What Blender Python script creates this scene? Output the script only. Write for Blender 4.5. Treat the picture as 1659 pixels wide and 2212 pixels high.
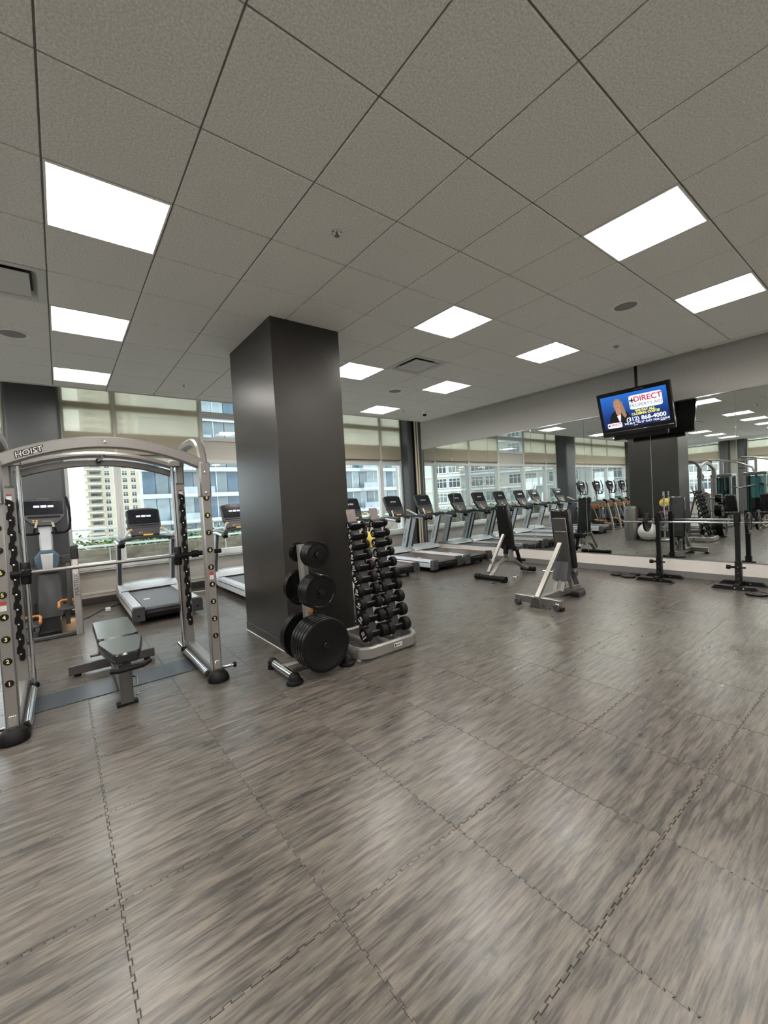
import bpy, bmesh, math, random
from mathutils import Vector, Matrix
random.seed(11)
for o in list(bpy.data.objects): bpy.data.objects.remove(o)
S = bpy.context.scene
C = S.collection
R = math.radians
# ------------------------------------------------------------------ camera
FPX, YAW, PITCH, ROLL, EYE = 900.69, .6609, -.02756, -.05589, 1.45
IMG_W, IMG_H = 1659, 2212
def cam_axes():
    f = Vector((math.sin(YAW)*math.cos(PITCH), math.cos(YAW)*math.cos(PITCH), math.sin(PITCH)))
    r = Vector((math.cos(YAW), -math.sin(YAW), 0)); u = r.cross(f)
    c, s = math.cos(ROLL), math.sin(ROLL)
    return c*r + s*u, -s*r + c*u, f
CR, CU, CF = cam_axes()
cd = bpy.data.cameras.new('camera'); cam = bpy.data.objects.new('camera', cd); C.objects.link(cam)
m = Matrix((CR, CU, -CF)).transposed().to_4x4(); m.translation = (0, 0, EYE); cam.matrix_world = m
cd.sensor_fit = 'HORIZONTAL'; cd.sensor_width = 36; cd.lens = 36*FPX/IMG_W; cd.clip_start = .05; cd.clip_end = 1500
S.camera = cam
def project(p):
    d = Vector(p) - Vector((0, 0, EYE)); z = d.dot(CF)
    if z <= .05: return None
    return (IMG_W/2 + FPX*d.dot(CR)/z, IMG_H/2 - FPX*d.dot(CU)/z)
# ------------------------------------------------------------------ world: bright overcast sky
w = bpy.data.worlds.new('overcast_sky'); S.world = w; w.use_nodes = True
bg = w.node_tree.nodes['Background']; bg.inputs[0].default_value = (.86, .94, 1, 1); bg.inputs[1].default_value = 3.6
S.view_settings.view_transform = 'Standard'; S.view_settings.look = 'None'
S.view_settings.gamma = 1; S.view_settings.use_curve_mapping = False
S.view_settings.exposure = 0.1
LAMP = 43          # radiance of the troffer baskets
# ------------------------------------------------------------------ materials
MATS = {}
def mat(name, col, rough=.5, metal=0, var=.08, scale=30, bump=0, emit=0, coat=0, spec=.5):
    if name in MATS: return MATS[name]
    mt = bpy.data.materials.new(name); mt.use_nodes = True; nt = mt.node_tree; b = nt.nodes['Principled BSDF']
    b.inputs['Roughness'].default_value = rough; b.inputs['Metallic'].default_value = metal
    b.inputs['Specular IOR Level'].default_value = spec; b.inputs['Coat Weight'].default_value = coat
    tc = nt.nodes.new('ShaderNodeTexCoord'); no = nt.nodes.new('ShaderNodeTexNoise'); no.inputs['Scale'].default_value = scale
    no.inputs['Detail'].default_value = 4
    nt.links.new(tc.outputs['Object'], no.inputs['Vector'])
    rp = nt.nodes.new('ShaderNodeValToRGB'); e = rp.color_ramp.elements
    e[0].position = .3; e[1].position = .7
    e[0].color = tuple(max(0, c*(1-var)) for c in col) + (1,); e[1].color = tuple(min(1, c*(1+var)) for c in col) + (1,)
    nt.links.new(no.outputs['Fac'], rp.inputs['Fac']); nt.links.new(rp.outputs['Color'], b.inputs['Base Color'])
    if bump:
        bp = nt.nodes.new('ShaderNodeBump'); bp.inputs['Strength'].default_value = bump; bp.inputs['Distance'].default_value = .003
        nt.links.new(no.outputs['Fac'], bp.inputs['Height']); nt.links.new(bp.outputs['Normal'], b.inputs['Normal'])
    if emit:
        b.inputs['Emission Strength'].default_value = emit; nt.links.new(rp.outputs['Color'], b.inputs['Emission Color'])
    MATS[name] = mt
    return mt
def nodes_mat(name):
    mt = bpy.data.materials.new(name); mt.use_nodes = True; nt = mt.node_tree
    MATS[name] = mt
    return mt, nt, nt.nodes['Principled BSDF'], nt.nodes['Material Output']
def glass_mat(name, tint, refl=.07):
    mt, nt, b, out = nodes_mat(name); nt.nodes.remove(b)
    t = nt.nodes.new('ShaderNodeBsdfTransparent'); t.inputs[0].default_value = tint + (1,)
    g = nt.nodes.new('ShaderNodeBsdfGlossy'); g.inputs['Roughness'].default_value = .01
    lw = nt.nodes.new('ShaderNodeLayerWeight'); lw.inputs['Blend'].default_value = .25
    mr = nt.nodes.new('ShaderNodeMapRange'); mr.inputs['To Min'].default_value = refl; mr.inputs['To Max'].default_value = .75
    mx = nt.nodes.new('ShaderNodeMixShader')
    nt.links.new(lw.outputs['Fresnel'], mr.inputs['Value']); nt.links.new(mr.outputs['Result'], mx.inputs[0])
    nt.links.new(t.outputs[0], mx.inputs[1]); nt.links.new(g.outputs[0], mx.inputs[2]); nt.links.new(mx.outputs[0], out.inputs[0])
    return mt
def shade_mat():
    mt, nt, b, out = nodes_mat('roller_shade_fabric'); nt.nodes.remove(b)
    tc = nt.nodes.new('ShaderNodeTexCoord'); no = nt.nodes.new('ShaderNodeTexNoise'); no.inputs['Scale'].default_value = 220
    nt.links.new(tc.outputs['Object'], no.inputs['Vector'])
    rp = nt.nodes.new('ShaderNodeValToRGB'); rp.color_ramp.elements[0].color = (.84, .80, .69, 1); rp.color_ramp.elements[1].color = (.93, .89, .79, 1)
    nt.links.new(no.outputs['Fac'], rp.inputs['Fac'])
    t = nt.nodes.new('ShaderNodeBsdfTransparent'); t.inputs[0].default_value = (.95, .93, .86, 1)
    tr = nt.nodes.new('ShaderNodeBsdfTranslucent'); df = nt.nodes.new('ShaderNodeBsdfDiffuse')
    nt.links.new(rp.outputs[0], tr.inputs[0]); nt.links.new(rp.outputs[0], df.inputs[0])
    m1 = nt.nodes.new('ShaderNodeMixShader'); m1.inputs[0].default_value = .5
    m2 = nt.nodes.new('ShaderNodeMixShader'); m2.inputs[0].default_value = .36
    nt.links.new(tr.outputs[0], m1.inputs[1]); nt.links.new(df.outputs[0], m1.inputs[2])
    nt.links.new(m1.outputs[0], m2.inputs[1]); nt.links.new(t.outputs[0], m2.inputs[2]); nt.links.new(m2.outputs[0], out.inputs[0])
    return mt
def floor_mat():
    mt, nt, b, out = nodes_mat('rubber_floor_woodgrain')
    N, L = nt.nodes.new, nt.links.new
    tc = N('ShaderNodeTexCoord'); oi = N('ShaderNodeObjectInfo')
    cb = N('ShaderNodeCombineXYZ'); mu = N('ShaderNodeMath'); mu.operation = 'MULTIPLY'; mu.inputs[1].default_value = 37.
    L(oi.outputs['Random'], mu.inputs[0]); L(mu.outputs[0], cb.inputs[0]); L(mu.outputs[0], cb.inputs[1])
    ad = N('ShaderNodeVectorMath'); ad.operation = 'ADD'; L(tc.outputs['Object'], ad.inputs[0]); L(cb.outputs[0], ad.inputs[1])
    mp = N('ShaderNodeMapping'); mp.inputs['Scale'].default_value = (2.3, 22, 1); L(ad.outputs[0], mp.inputs['Vector'])
    n1 = N('ShaderNodeTexNoise'); n1.inputs['Scale'].default_value = 1.6; n1.inputs['Detail'].default_value = 9; n1.inputs['Roughness'].default_value = .68; n1.inputs['Distortion'].default_value = .25
    L(mp.outputs[0], n1.inputs['Vector'])
    mp2 = N('ShaderNodeMapping'); mp2.inputs['Scale'].default_value = (3.5, 9, 1); L(ad.outputs[0], mp2.inputs['Vector'])
    n2 = N('ShaderNodeTexNoise'); n2.inputs['Scale'].default_value = 1.1; n2.inputs['Detail'].default_value = 3; L(mp2.outputs[0], n2.inputs['Vector'])
    r1 = N('ShaderNodeValToRGB'); e = r1.color_ramp.elements
    e[0].position = .42; e[0].color = (.054, .049, .044, 1); e[1].position = .58; e[1].color = (.165, .143, .122, 1)
    k = e.new(.50); k.color = (.112, .099, .086, 1)
    mp3 = N('ShaderNodeMapping'); mp3.inputs['Scale'].default_value = (6, 95, 1); L(ad.outputs[0], mp3.inputs['Vector'])
    n5 = N('ShaderNodeTexNoise'); n5.inputs['Scale'].default_value = 1.3; n5.inputs['Detail'].default_value = 4; n5.inputs['Distortion'].default_value = .2; L(mp3.outputs[0], n5.inputs['Vector'])
    mf = N('ShaderNodeMix'); mf.inputs['Factor'].default_value = .3; L(n1.outputs['Fac'], mf.inputs[2]); L(n5.outputs['Fac'], mf.inputs[3])
    L(mf.outputs[0], r1.inputs['Fac']); b.inputs['Specular IOR Level'].default_value = .5
    r2 = N('ShaderNodeValToRGB'); r2.color_ramp.elements[0].position = .35; r2.color_ramp.elements[1].position = .7
    r2.color_ramp.elements[0].color = (.74, .76, .76, 1); r2.color_ramp.elements[1].color = (1.0, .98, .96, 1); L(n2.outputs['Fac'], r2.inputs['Fac'])
    mx = N('ShaderNodeMix'); mx.data_type = 'RGBA'; mx.blend_type = 'MULTIPLY'; mx.inputs['Factor'].default_value = 1
    L(r1.outputs[0], mx.inputs[6]); L(r2.outputs[0], mx.inputs[7])
    # scuffs: sparse darker smudges
    n3 = N('ShaderNodeTexNoise'); n3.inputs['Scale'].default_value = 9; n3.inputs['Detail'].default_value = 2; L(ad.outputs[0], n3.inputs['Vector'])
    r3 = N('ShaderNodeValToRGB'); r3.color_ramp.elements[0].position = .24; r3.color_ramp.elements[1].position = .30
    r3.color_ramp.elements[0].color = (.62, .60, .58, 1); r3.color_ramp.elements[1].color = (1, 1, 1, 1); L(n3.outputs['Fac'], r3.inputs['Fac'])
    m2 = N('ShaderNodeMix'); m2.data_type = 'RGBA'; m2.blend_type = 'MULTIPLY'; m2.inputs['Factor'].default_value = 1
    L(mx.outputs[2], m2.inputs[6]); L(r3.outputs[0], m2.inputs[7]); L(m2.outputs[2], b.inputs['Base Color'])
    rr = N('ShaderNodeMapRange'); rr.inputs['To Min'].default_value = .23; rr.inputs['To Max'].default_value = .36; L(n2.outputs['Fac'], rr.inputs['Value']); L(rr.outputs[0], b.inputs['Roughness'])
    bp = N('ShaderNodeBump'); bp.inputs['Strength'].default_value = .06; bp.inputs['Distance'].default_value = .002
    n4 = N('ShaderNodeTexNoise'); n4.inputs['Scale'].default_value = 14; n4.inputs['Detail'].default_value = 5; L(ad.outputs[0], n4.inputs['Vector'])
    L(n4.outputs['Fac'], bp.inputs['Height']); L(bp.outputs[0], b.inputs['Normal'])
    return mt
def ceiling_mat():
    mt, nt, b, out = nodes_mat('mineral_ceiling_tile')
    N, L = nt.nodes.new, nt.links.new
    tc = N('ShaderNodeTexCoord'); n1 = N('ShaderNodeTexNoise'); n1.inputs['Scale'].default_value = 95; n1.inputs['Detail'].default_value = 6; n1.inputs['Roughness'].default_value = .7
    L(tc.outputs['Object'], n1.inputs['Vector'])
    r1 = N('ShaderNodeValToRGB'); e = r1.color_ramp.elements; e[0].position = .30; e[0].color = (.58, .575, .54, 1); e[1].position = .62; e[1].color = (.93, .925, .88, 1)
    L(n1.outputs['Fac'], r1.inputs['Fac']); L(r1.outputs[0], b.inputs['Base Color']); b.inputs['Roughness'].default_value = .9
    bp = N('ShaderNodeBump'); bp.inputs['Strength'].default_value = .35; bp.inputs['Distance'].default_value = .002; L(n1.outputs['Fac'], bp.inputs['Height']); L(bp.outputs[0], b.inputs['Normal'])
    return mt
def stone_mat():
    mt, nt, b, out = nodes_mat('tan_terrace_stone')
    N, L = nt.nodes.new, nt.links.new
    tc = N('ShaderNodeTexCoord'); mp = N('ShaderNodeMapping'); mp.inputs['Scale'].default_value = (1.2, 1, 5); L(tc.outputs['Object'], mp.inputs[0])
    n1 = N('ShaderNodeTexNoise'); n1.inputs['Scale'].default_value = 2.4; n1.inputs['Detail'].default_value = 6; n1.inputs['Distortion'].default_value = .6; L(mp.outputs[0], n1.inputs['Vector'])
    r1 = N('ShaderNodeValToRGB'); e = r1.color_ramp.elements; e[0].position = .35; e[0].color = (.16, .135, .10, 1); e[1].position = .7; e[1].color = (.33, .29, .23, 1)
    L(n1.outputs['Fac'], r1.inputs['Fac']); L(r1.outputs[0], b.inputs['Base Color']); b.inputs['Roughness'].default_value = .8
    return mt
def mirror_mat():
    mt, nt, b, out = nodes_mat('silvered_mirror')
    b.inputs['Metallic'].default_value = 1; b.inputs['Roughness'].default_value = 0
    tc = nt.nodes.new('ShaderNodeTexCoord'); no = nt.nodes.new('ShaderNodeTexNoise'); no.inputs['Scale'].default_value = 1.5
    nt.links.new(tc.outputs['Object'], no.inputs['Vector'])
    rp = nt.nodes.new('ShaderNodeValToRGB'); rp.color_ramp.elements[0].color = (.80, .84, .83, 1); rp.color_ramp.elements[1].color = (.82, .86, .845, 1)
    nt.links.new(no.outputs['Fac'], rp.inputs['Fac']); nt.links.new(rp.outputs[0], b.inputs['Base Color'])
    return mt
def screen_bg_mat():
    mt, nt, b, out = nodes_mat('tv_blue_backdrop')
    N, L = nt.nodes.new, nt.links.new
    tc = N('ShaderNodeTexCoord'); sp = N('ShaderNodeSeparateXYZ'); L(tc.outputs['Object'], sp.inputs[0])
    mr = N('ShaderNodeMapRange'); mr.inputs['From Min'].default_value = -.28; mr.inputs['From Max'].default_value = .28; L(sp.outputs['Z'], mr.inputs['Value'])
    rp = N('ShaderNodeValToRGB'); e = rp.color_ramp.elements; e[0].color = (.002, .006, .03, 1); e[1].color = (.02, .16, .62, 1)
    k = e.new(.4); k.color = (.004, .03, .17, 1)
    L(mr.outputs[0], rp.inputs['Fac']); L(rp.outputs[0], b.inputs['Emission Color']); b.inputs['Emission Strength'].default_value = 1.0
    b.inputs['Base Color'].default_value = (.01, .01, .02, 1); b.inputs['Roughness'].default_value = .3
    return mt
FLOOR_M, CEIL_M, STONE_M, MIRROR_M, SHADE_M, TVBG_M = floor_mat(), ceiling_mat(), stone_mat(), mirror_mat(), shade_mat(), screen_bg_mat()
GLASS_M = glass_mat('window_glass', (.95, .98, .97))
TEAL_M = glass_mat('teal_shroud_plastic', (.35, .50, .50), .10)
M = dict(
 wall=mat('grey_wall_paint', (.60, .585, .56), .75, var=.03), wall_low=mat('pale_wall_paint', (.74, .69, .645), .7, var=.03),
 wall_win=mat('beige_wall_paint', (.52, .49, .45), .7, var=.03),
 base=mat('grey_vinyl_base', (.16, .155, .15), .5, var=.05), base_dk=mat('dark_vinyl_base', (.045, .04, .038), .5),
 pillar=mat('bronze_grey_pillar', (.034, .031, .028), .34, metal=.25, var=.04, scale=6),
 pillar2=mat('dark_grey_pilaster', (.075, .08, .085), .42, var=.05, scale=5),
 beige=mat('beige_board', (.86, .77, .58), .6), frame=mat('white_window_frame', (.78, .80, .78), .45, var=.02),
 spandrel=mat('cream_spandrel', (.66, .64, .58), .6, var=.02), grid=mat('ceiling_grid_metal', (.22, .22, .20), .6),
 troffer=mat('white_troffer_enamel', (.88, .86, .83), .5, var=.01), vent=mat('vent_enamel', (.62, .62, .60), .45, var=.03), ventdk=mat('vent_slot_black', (.02, .02, .02), .6),
 grille=mat('speaker_grille', (.25, .245, .235), .7, scale=300, var=.25), chrome=mat('chrome', (.75, .75, .76), .12, 1, var=.02),
 silver=mat('champagne_silver_paint', (.275, .262, .25), .36, .55, var=.04, scale=200), silver2=mat('silver_grey_plastic', (.60, .63, .66), .35, .2, var=.03),
 steel=mat('brushed_steel', (.29, .275, .26), .36, .85, var=.05), gun=mat('gunmetal_paint', (.12, .115, .11), .35, .6, var=.05),
 black=mat('black_rubber', (.006, .006, .006), .5, var=.2, spec=.18), blackp=mat('black_gloss_paint', (.007, .007, .0075), .3, var=.1, spec=.3),
 plate=mat('black_iron_plate', (.004, .004, .004), .24, 0, var=.2, spec=.28), dkgrey=mat('dark_grey_plastic', (.045, .046, .05), .45, var=.06),
 vinyl=mat('black_vinyl', (.014, .015, .016), .22, var=.1, bump=.05, scale=120), belt=mat('treadmill_belt', (.075, .073, .078), .42, var=.12, scale=90),
 screen=mat('dark_screen', (.012, .014, .018), .12), icon=mat('lit_icon', (.62, .60, .80), .5, emit=.9), amber=mat('amber_keys', (.75, .42, .10), .4), orange=mat('orange_trim', (.58, .22, .05), .4, var=.06),
 white=mat('white_print', (.80, .80, .80), .6, var=.02), yellowt=mat('yellow_print', (.80, .70, .22), .6), red=mat('red_print', (.35, .04, .04), .5),
 grip=mat('pale_grip', (.60, .56, .46), .5), ledblue=mat('blue_metal_shroud', (.10, .14, .19), .25, .3), mat=mat('dark_floor_mat', (.03, .036, .045), .35),
 plate_sign=mat('rack_sign_plate', (.22, .19, .18), .45, .3), ball=mat('white_vinyl_ball', (.72, .69, .66), .4, var=.03), yellow=mat('yellow_rubber', (.66, .50, .06), .5), purple=mat('purple_rubber', (.18, .10, .16), .5), greyball=mat('grey_rubber', (.14, .14, .14), .5),
 skin=mat('skin', (.16, .09, .06), .55), shirt=mat('light_blue_shirt', (.30, .45, .62), .8), shorts=mat('dark_shorts', (.03, .03, .035), .8), shoe=mat('dark_shoe', (.04, .04, .04), .6), hair=mat('dark_cap', (.012, .011, .012), .7),
 leaf=mat('hedge_leaf', (.10, .21, .03), .6, var=.5, scale=8), rail=mat('white_rail_paint', (.72, .75, .74), .4, var=.02), conc=mat('terrace_concrete', (.60, .59, .57), .8),
 cream=mat('cream_masonry', (.42, .37, .28), .8, var=.05, scale=.6), cream2=mat('ivory_masonry', (.52, .52, .47), .8, var=.03, scale=.6), pane=mat('far_window_pane', (.05, .06, .065), .15, var=.5, scale=.4), pane2=mat('far_window_blind', (.20, .21, .20), .4, var=.25, scale=.5),
 gl1=mat('blue_curtain_glass', (.06, .10, .14), .18, 0, var=.4, scale=.5), gl2=mat('grey_curtain_glass', (.12, .15, .165), .18, 0, var=.4, scale=.4), gl3=mat('pale_curtain_glass', (.22, .27, .29), .2, 0, var=.3, scale=.6), slab=mat('white_slab_edge', (.42, .50, .53), .6, var=.04), warm=mat('warm_lamp', (1, .55, .2), .5, emit=16),
 tvw=mat('tv_white', (.72, .74, .80), .4, emit=.75, var=.01), tvred=mat('tv_red', (.42, .02, .06), .4, emit=.8, var=.01), tvgrey=mat('tv_grey', (.16, .17, .22), .4, emit=.7, var=.01), tvyel=mat('tv_yellow', (.75, .66, .12), .4, emit=.8, var=.01), tvskin=mat('tv_skin', (.42, .22, .15), .4, emit=.6, var=.02), tvhair=mat('tv_hair', (.30, .19, .12), .4, emit=.55, var=.2, scale=60), tvdark=mat('tv_dark', (.008, .007, .010), .4, emit=.4),
 blackg=mat('black_gloss_bezel', (.010, .010, .011), .15, var=.05), cable=mat('cable_black', (.02, .02, .02), .5), pink=mat('pink_sleeve', (.45, .10, .16), .6), towel=mat('white_towel', (.75, .74, .72), .9),
)
lampm, nt, b, out = nodes_mat('lamp_basket')
b.inputs['Emission Color'].default_value = (1, .965, .91, 1); b.inputs['Emission Strength'].default_value = LAMP; b.inputs['Base Color'].default_value = (.9, .9, .88, 1)
M['lamp'] = lampm
# ------------------------------------------------------------------ mesh helpers
def V(*a): return Vector(a)
class MB:
    def __init__(s): s.v = []; s.f = []; s.mi = []; s.cur = 0
    def add(s, vs, fs):
        n = len(s.v); s.v += [tuple(x) for x in vs]
        for f in fs: s.f.append(tuple(i+n for i in f)); s.mi.append(s.cur)
        return s
    def slot(s, i): s.cur = i; return s
    def obox(s, c, size, rot=None, ch=.003):
        h = [x/2 for x in size]; ch = min(ch, min(h)*.9); c = Vector(c); vs = []; idx = {}
        for sx in (-1, 1):
            for sy in (-1, 1):
                for sz in (-1, 1):
                    sg = (sx, sy, sz)
                    if ch <= 0:
                        idx[sg] = len(vs); vs.append(Vector([sg[k]*h[k] for k in range(3)]))
                    else:
                        for a in range(3):
                            idx[sg+(a,)] = len(vs); vs.append(Vector([sg[k]*(h[k] if k == a else h[k]-ch) for k in range(3)]))
        fs = []
        for a in range(3):
            b_, c_ = (a+1) % 3, (a+2) % 3
            for sa in (-1, 1):
                q = []
                for sb, sc in ((-1, -1), (1, -1), (1, 1), (-1, 1)):
                    g = [0]*3; g[a] = sa; g[b_] = sb; g[c_] = sc
                    q.append(idx[tuple(g)] if ch <= 0 else idx[tuple(g)+(a,)])
                fs.append(q if sa > 0 else q[::-1])
        if ch > 0:
            for a in range(3):
                b_, c_ = (a+1) % 3, (a+2) % 3
                for sa in (-1, 1):
                    for sb in (-1, 1):
                        g1 = [0]*3; g1[a] = sa; g1[b_] = sb; g1[c_] = -1; g2 = g1[:]; g2[c_] = 1
                        q = [idx[tuple(g1)+(a,)], idx[tuple(g1)+(b_,)], idx[tuple(g2)+(b_,)], idx[tuple(g2)+(a,)]]
                        fs.append(q if sa*sb > 0 else q[::-1])
            for sx in (-1, 1):
                for sy in (-1, 1):
                    for sz in (-1, 1):
                        q = [idx[(sx, sy, sz, a)] for a in range(3)]; fs.append(q if sx*sy*sz > 0 else q[::-1])
        if rot is not None: vs = [rot @ x for x in vs]
        return s.add([x+c for x in vs], fs)
    def box(s, x0, x1, y0, y1, z0, z1, ch=.003):
        return s.obox(((x0+x1)/2, (y0+y1)/2, (z0+z1)/2), (abs(x1-x0), abs(y1-y0), abs(z1-z0)), None, ch)
    def beam(s, p, q, w, h, up=(0, 0, 1), ch=.004):
        p, q = Vector(p), Vector(q); d = (q-p); L = d.length; d.normalize(); up = Vector(up)
        x = d.cross(up)
        if x.length < 1e-4: x = d.cross(Vector((1, 0, 0)))
        x.normalize(); z = x.cross(d)
        return s.obox((p+q)/2, (w, L, h), Matrix((x, d, z)).transposed(), ch)
    def sweep(s, pts, prof, up=(0, 0, 1), closed=False, cap=True, scale=None):
        pts = [Vector(p) for p in pts]; up = Vector(up); n = len(pts); k = len(prof); vs = []
        for i, p in enumerate(pts):
            if closed: d = pts[(i+1) % n]-pts[i-1]
            else: d = pts[min(i+1, n-1)]-pts[max(i-1, 0)]
            d.normalize(); x = d.cross(up)
            if x.length < 1e-3: x = d.cross(Vector((0, 1, 0)) if abs(d.y) < .9 else Vector((1, 0, 0)))
            x.normalize(); z = x.cross(d); sc = scale[i] if scale else 1
            vs += [p + x*(a*sc) + z*(b*sc) for a, b in prof]
        fs = []
        for i in range(n if closed else n-1):
            j = (i+1) % n
            for a in range(k):
                c = (a+1) % k; fs.append((i*k+a, i*k+c, j*k+c, j*k+a))
        if cap and not closed: fs.append(tuple(range(k))[::-1]); fs.append(tuple((n-1)*k+a for a in range(k)))
        return s.add(vs, fs)
    def tube(s, pts, r, n=10, up=(0, 0, 1), closed=False, scale=None):
        return s.sweep(pts, [(r*math.cos(2*math.pi*i/n), r*math.sin(2*math.pi*i/n)) for i in range(n)], up, closed, True, scale)
    def rtube(s, pts, w, h, up=(0, 0, 1), ch=.006):
        a, b = w/2, h/2; ch = min(ch, a*.9, b*.9)
        return s.sweep(pts, [(a-ch, -b), (a, -b+ch), (a, b-ch), (a-ch, b), (-a+ch, b), (-a, b-ch), (-a, -b+ch), (-a+ch, -b)], up)
    def lathe(s, prof, n=24, o=(0, 0, 0), axis='Z'):
        vs = []; o = Vector(o)
        for r, z in prof:
            for i in range(n):
                a = 2*math.pi*i/n; x, y = r*math.cos(a), r*math.sin(a)
                vs.append(o + (V(x, y, z) if axis == 'Z' else V(x, z, -y) if axis == 'Y' else V(z, x, y)))
        fs = []
        for j in range(len(prof)-1):
            for i in range(n):
                k = (i+1) % n; fs.append((j*n+i, j*n+k, (j+1)*n+k, (j+1)*n+i))
        fs.append(tuple(range(n))[::-1]); fs.append(tuple((len(prof)-1)*n+i for i in range(n)))
        return s.add(vs, fs)
    def prism(s, poly, lo, hi, plane='XY', ch=0):
        def P(a, b, c): return V(a, b, c) if plane == 'XY' else V(a, c, b) if plane == 'XZ' else V(c, a, b)
        n = len(poly)
        if ch:
            cx = sum(p[0] for p in poly)/n; cy = sum(p[1] for p in poly)/n
            def inn(p):
                dx, dy = cx-p[0], cy-p[1]; l = math.hypot(dx, dy) or 1; return (p[0]+dx/l*ch, p[1]+dy/l*ch)
            rings = [([inn(p) for p in poly], lo), (poly, lo+ch), (poly, hi-ch), ([inn(p) for p in poly], hi)]
        else: rings = [(poly, lo), (poly, hi)]
        vs = [P(a, b, z) for r, z in rings for a, b in r]; fs = []
        for j in range(len(rings)-1):
            for i in range(n):
                k = (i+1) % n; fs.append((j*n+i, j*n+k, (j+1)*n+k, (j+1)*n+i))
        fs.append(tuple(range(n))[::-1]); fs.append(tuple((len(rings)-1)*n+i for i in range(n)))
        return s.add(vs, fs)
    def mesh(s, name, mats, smooth=True, angle=38):
        me = bpy.data.meshes.new(name); me.from_pydata(s.v, [], s.f)
        for mt in (mats if isinstance(mats, (list, tuple)) else [mats]): me.materials.append(M[mt] if isinstance(mt, str) else mt)
        me.polygons.foreach_set('material_index', s.mi)
        bm = bmesh.new(); bm.from_mesh(me); bmesh.ops.recalc_face_normals(bm, faces=bm.faces); bm.to_mesh(me); bm.free()
        if smooth:
            me.polygons.foreach_set('use_smooth', [True]*len(me.polygons)); me.set_sharp_from_angle(angle=R(angle))
        return me
    def build(s, name, mats, parent=None, **kw): return link(name, s.mesh(name, mats, **kw), parent)
def link(name, me, parent=None, loc=None, rot=None):
    o = bpy.data.objects.new(name, me); C.objects.link(o)
    if parent: o.parent = parent
    if loc is not None: o.location = loc
    if rot is not None: o.rotation_euler = rot
    return o
def tag(o, label, cat, group=None):
    o['label'] = label; o['category'] = cat
    if group: o['group'] = group
    return o
def thing(name, label, cat, loc=(0, 0, 0), rz=0, group=None):
    o = bpy.data.objects.new(name, None); C.objects.link(o); o.empty_display_size = .1
    o.location = loc; o.rotation_euler = (0, 0, rz); return tag(o, label, cat, group)
def struct(o): o['kind'] = 'structure'; return o
def copy_tree(o, parent=None):
    c = o.copy(); C.objects.link(c); c.parent = parent
    for ch in o.children: copy_tree(ch, c)
    return c
TXT = {}
def text_mesh(body, size, mt, ext=.0004, bold=0, align='CENTER', shear=0, xs=1):
    key = (body, size, mt, ext, bold, align, shear, xs)
    if key in TXT: return TXT[key]
    cu = bpy.data.curves.new('t', 'FONT'); cu.body = body; cu.size = size; cu.extrude = ext; cu.offset = bold; cu.align_x = align; cu.align_y = 'CENTER'; cu.shear = shear; cu.resolution_u = 3
    ob = bpy.data.objects.new('t', cu); C.objects.link(ob)
    me = bpy.data.meshes.new_from_object(ob.evaluated_get(bpy.context.evaluated_depsgraph_get())); bpy.data.objects.remove(ob)
    if xs != 1: me.transform(Matrix.Diagonal((xs, 1, 1, 1)))
    me.materials.clear(); me.materials.append(M[mt]); TXT[key] = me
    return me
def frame_mat(origin, xdir, ydir):
    x = Vector(xdir).normalized(); y = Vector(ydir); z = x.cross(y).normalized(); y = z.cross(x)
    mm = Matrix((x, y, z)).transposed().to_4x4(); mm.translation = Vector(origin); return mm
def text(parent, body, size, mt, origin, xdir, ydir, name='lettering', **kw):
    o = link(name, text_mesh(body, size, mt, **kw), parent); o.matrix_local = frame_mat(origin, xdir, ydir); return o
def arc(c, r, a0, a1, n=8): return [(c[0]+r*math.cos(a0+(a1-a0)*i/n), c[1]+r*math.sin(a0+(a1-a0)*i/n)) for i in range(n+1)]
def rrect(w, h, r, n=4, cx=0, cy=0):
    out = []
    for sx, sy, a in ((1, 1, 0), (-1, 1, 90), (-1, -1, 180), (1, -1, 270)):
        out += arc((cx+sx*(w/2-r), cy+sy*(h/2-r)), r, R(a), R(a+90), n)
    return out
# ------------------------------------------------------------------ room shell
XM, YW, XL, YB, ZC, T = 7.53, 8.50, -9.0, -3.5, 3.272, .6096
XCE, YCE, ZTOP = 6.95, 7.25, 3.95      # the tiled ceiling stops short of the mirror wall and of the windows
gx = lambda i: (i+.06)*T
gy = lambda j: (j+2.427)*T
# floor: interlocking rubber tiles
FT, FX0, FY0 = .597, .090, .664
def tile_outline(n=10, amp=.0085):
    prof = []
    for i in range(n):
        a = i/n; st = 1/n
        prof += [(a, 0), (a+st*.36, 0), (a+st*.30, 1), (a+st*.76, 1), (a+st*.70, 0)]
    pr = [(t, d*amp) for t, d in prof]
    pts = [(t*FT, d) for t, d in pr] + [(FT+d, t*FT) for t, d in pr]
    pts += [((1-0)*FT, FT)] + [(t*FT, FT+d) for t, d in reversed(pr) if t > 0] + [(0, FT)] + [(d, t*FT) for t, d in reversed(pr) if t > 0]
    out = []
    for p in pts:
        if not out or (abs(p[0]-out[-1][0])+abs(p[1]-out[-1][1])) > 1e-6: out.append(p)
    return [(x-FT/2, y-FT/2) for x, y in out]
OUT = tile_outline()
def tile_rings():
    n = len(OUT)
    def inset(d):
        out = []
        for i, p in enumerate(OUT):
            a, b = Vector(OUT[i-1]), Vector(OUT[(i+1) % n]); p = Vector(p)
            e1, e2 = (p-a).normalized(), (b-p).normalized(); n1, n2 = Vector((-e1.y, e1.x)), Vector((-e2.y, e2.x))
            m_ = (n1+n2); m_ = m_.normalized() if m_.length > .1 else n1
            q = p + m_*(d/max(.5, m_.dot(n1))); out.append((q.x, q.y))
        return out
    return [(inset(.0024), 0.0), (inset(.0008), -.0014), (inset(.0008), -.008)]
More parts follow.
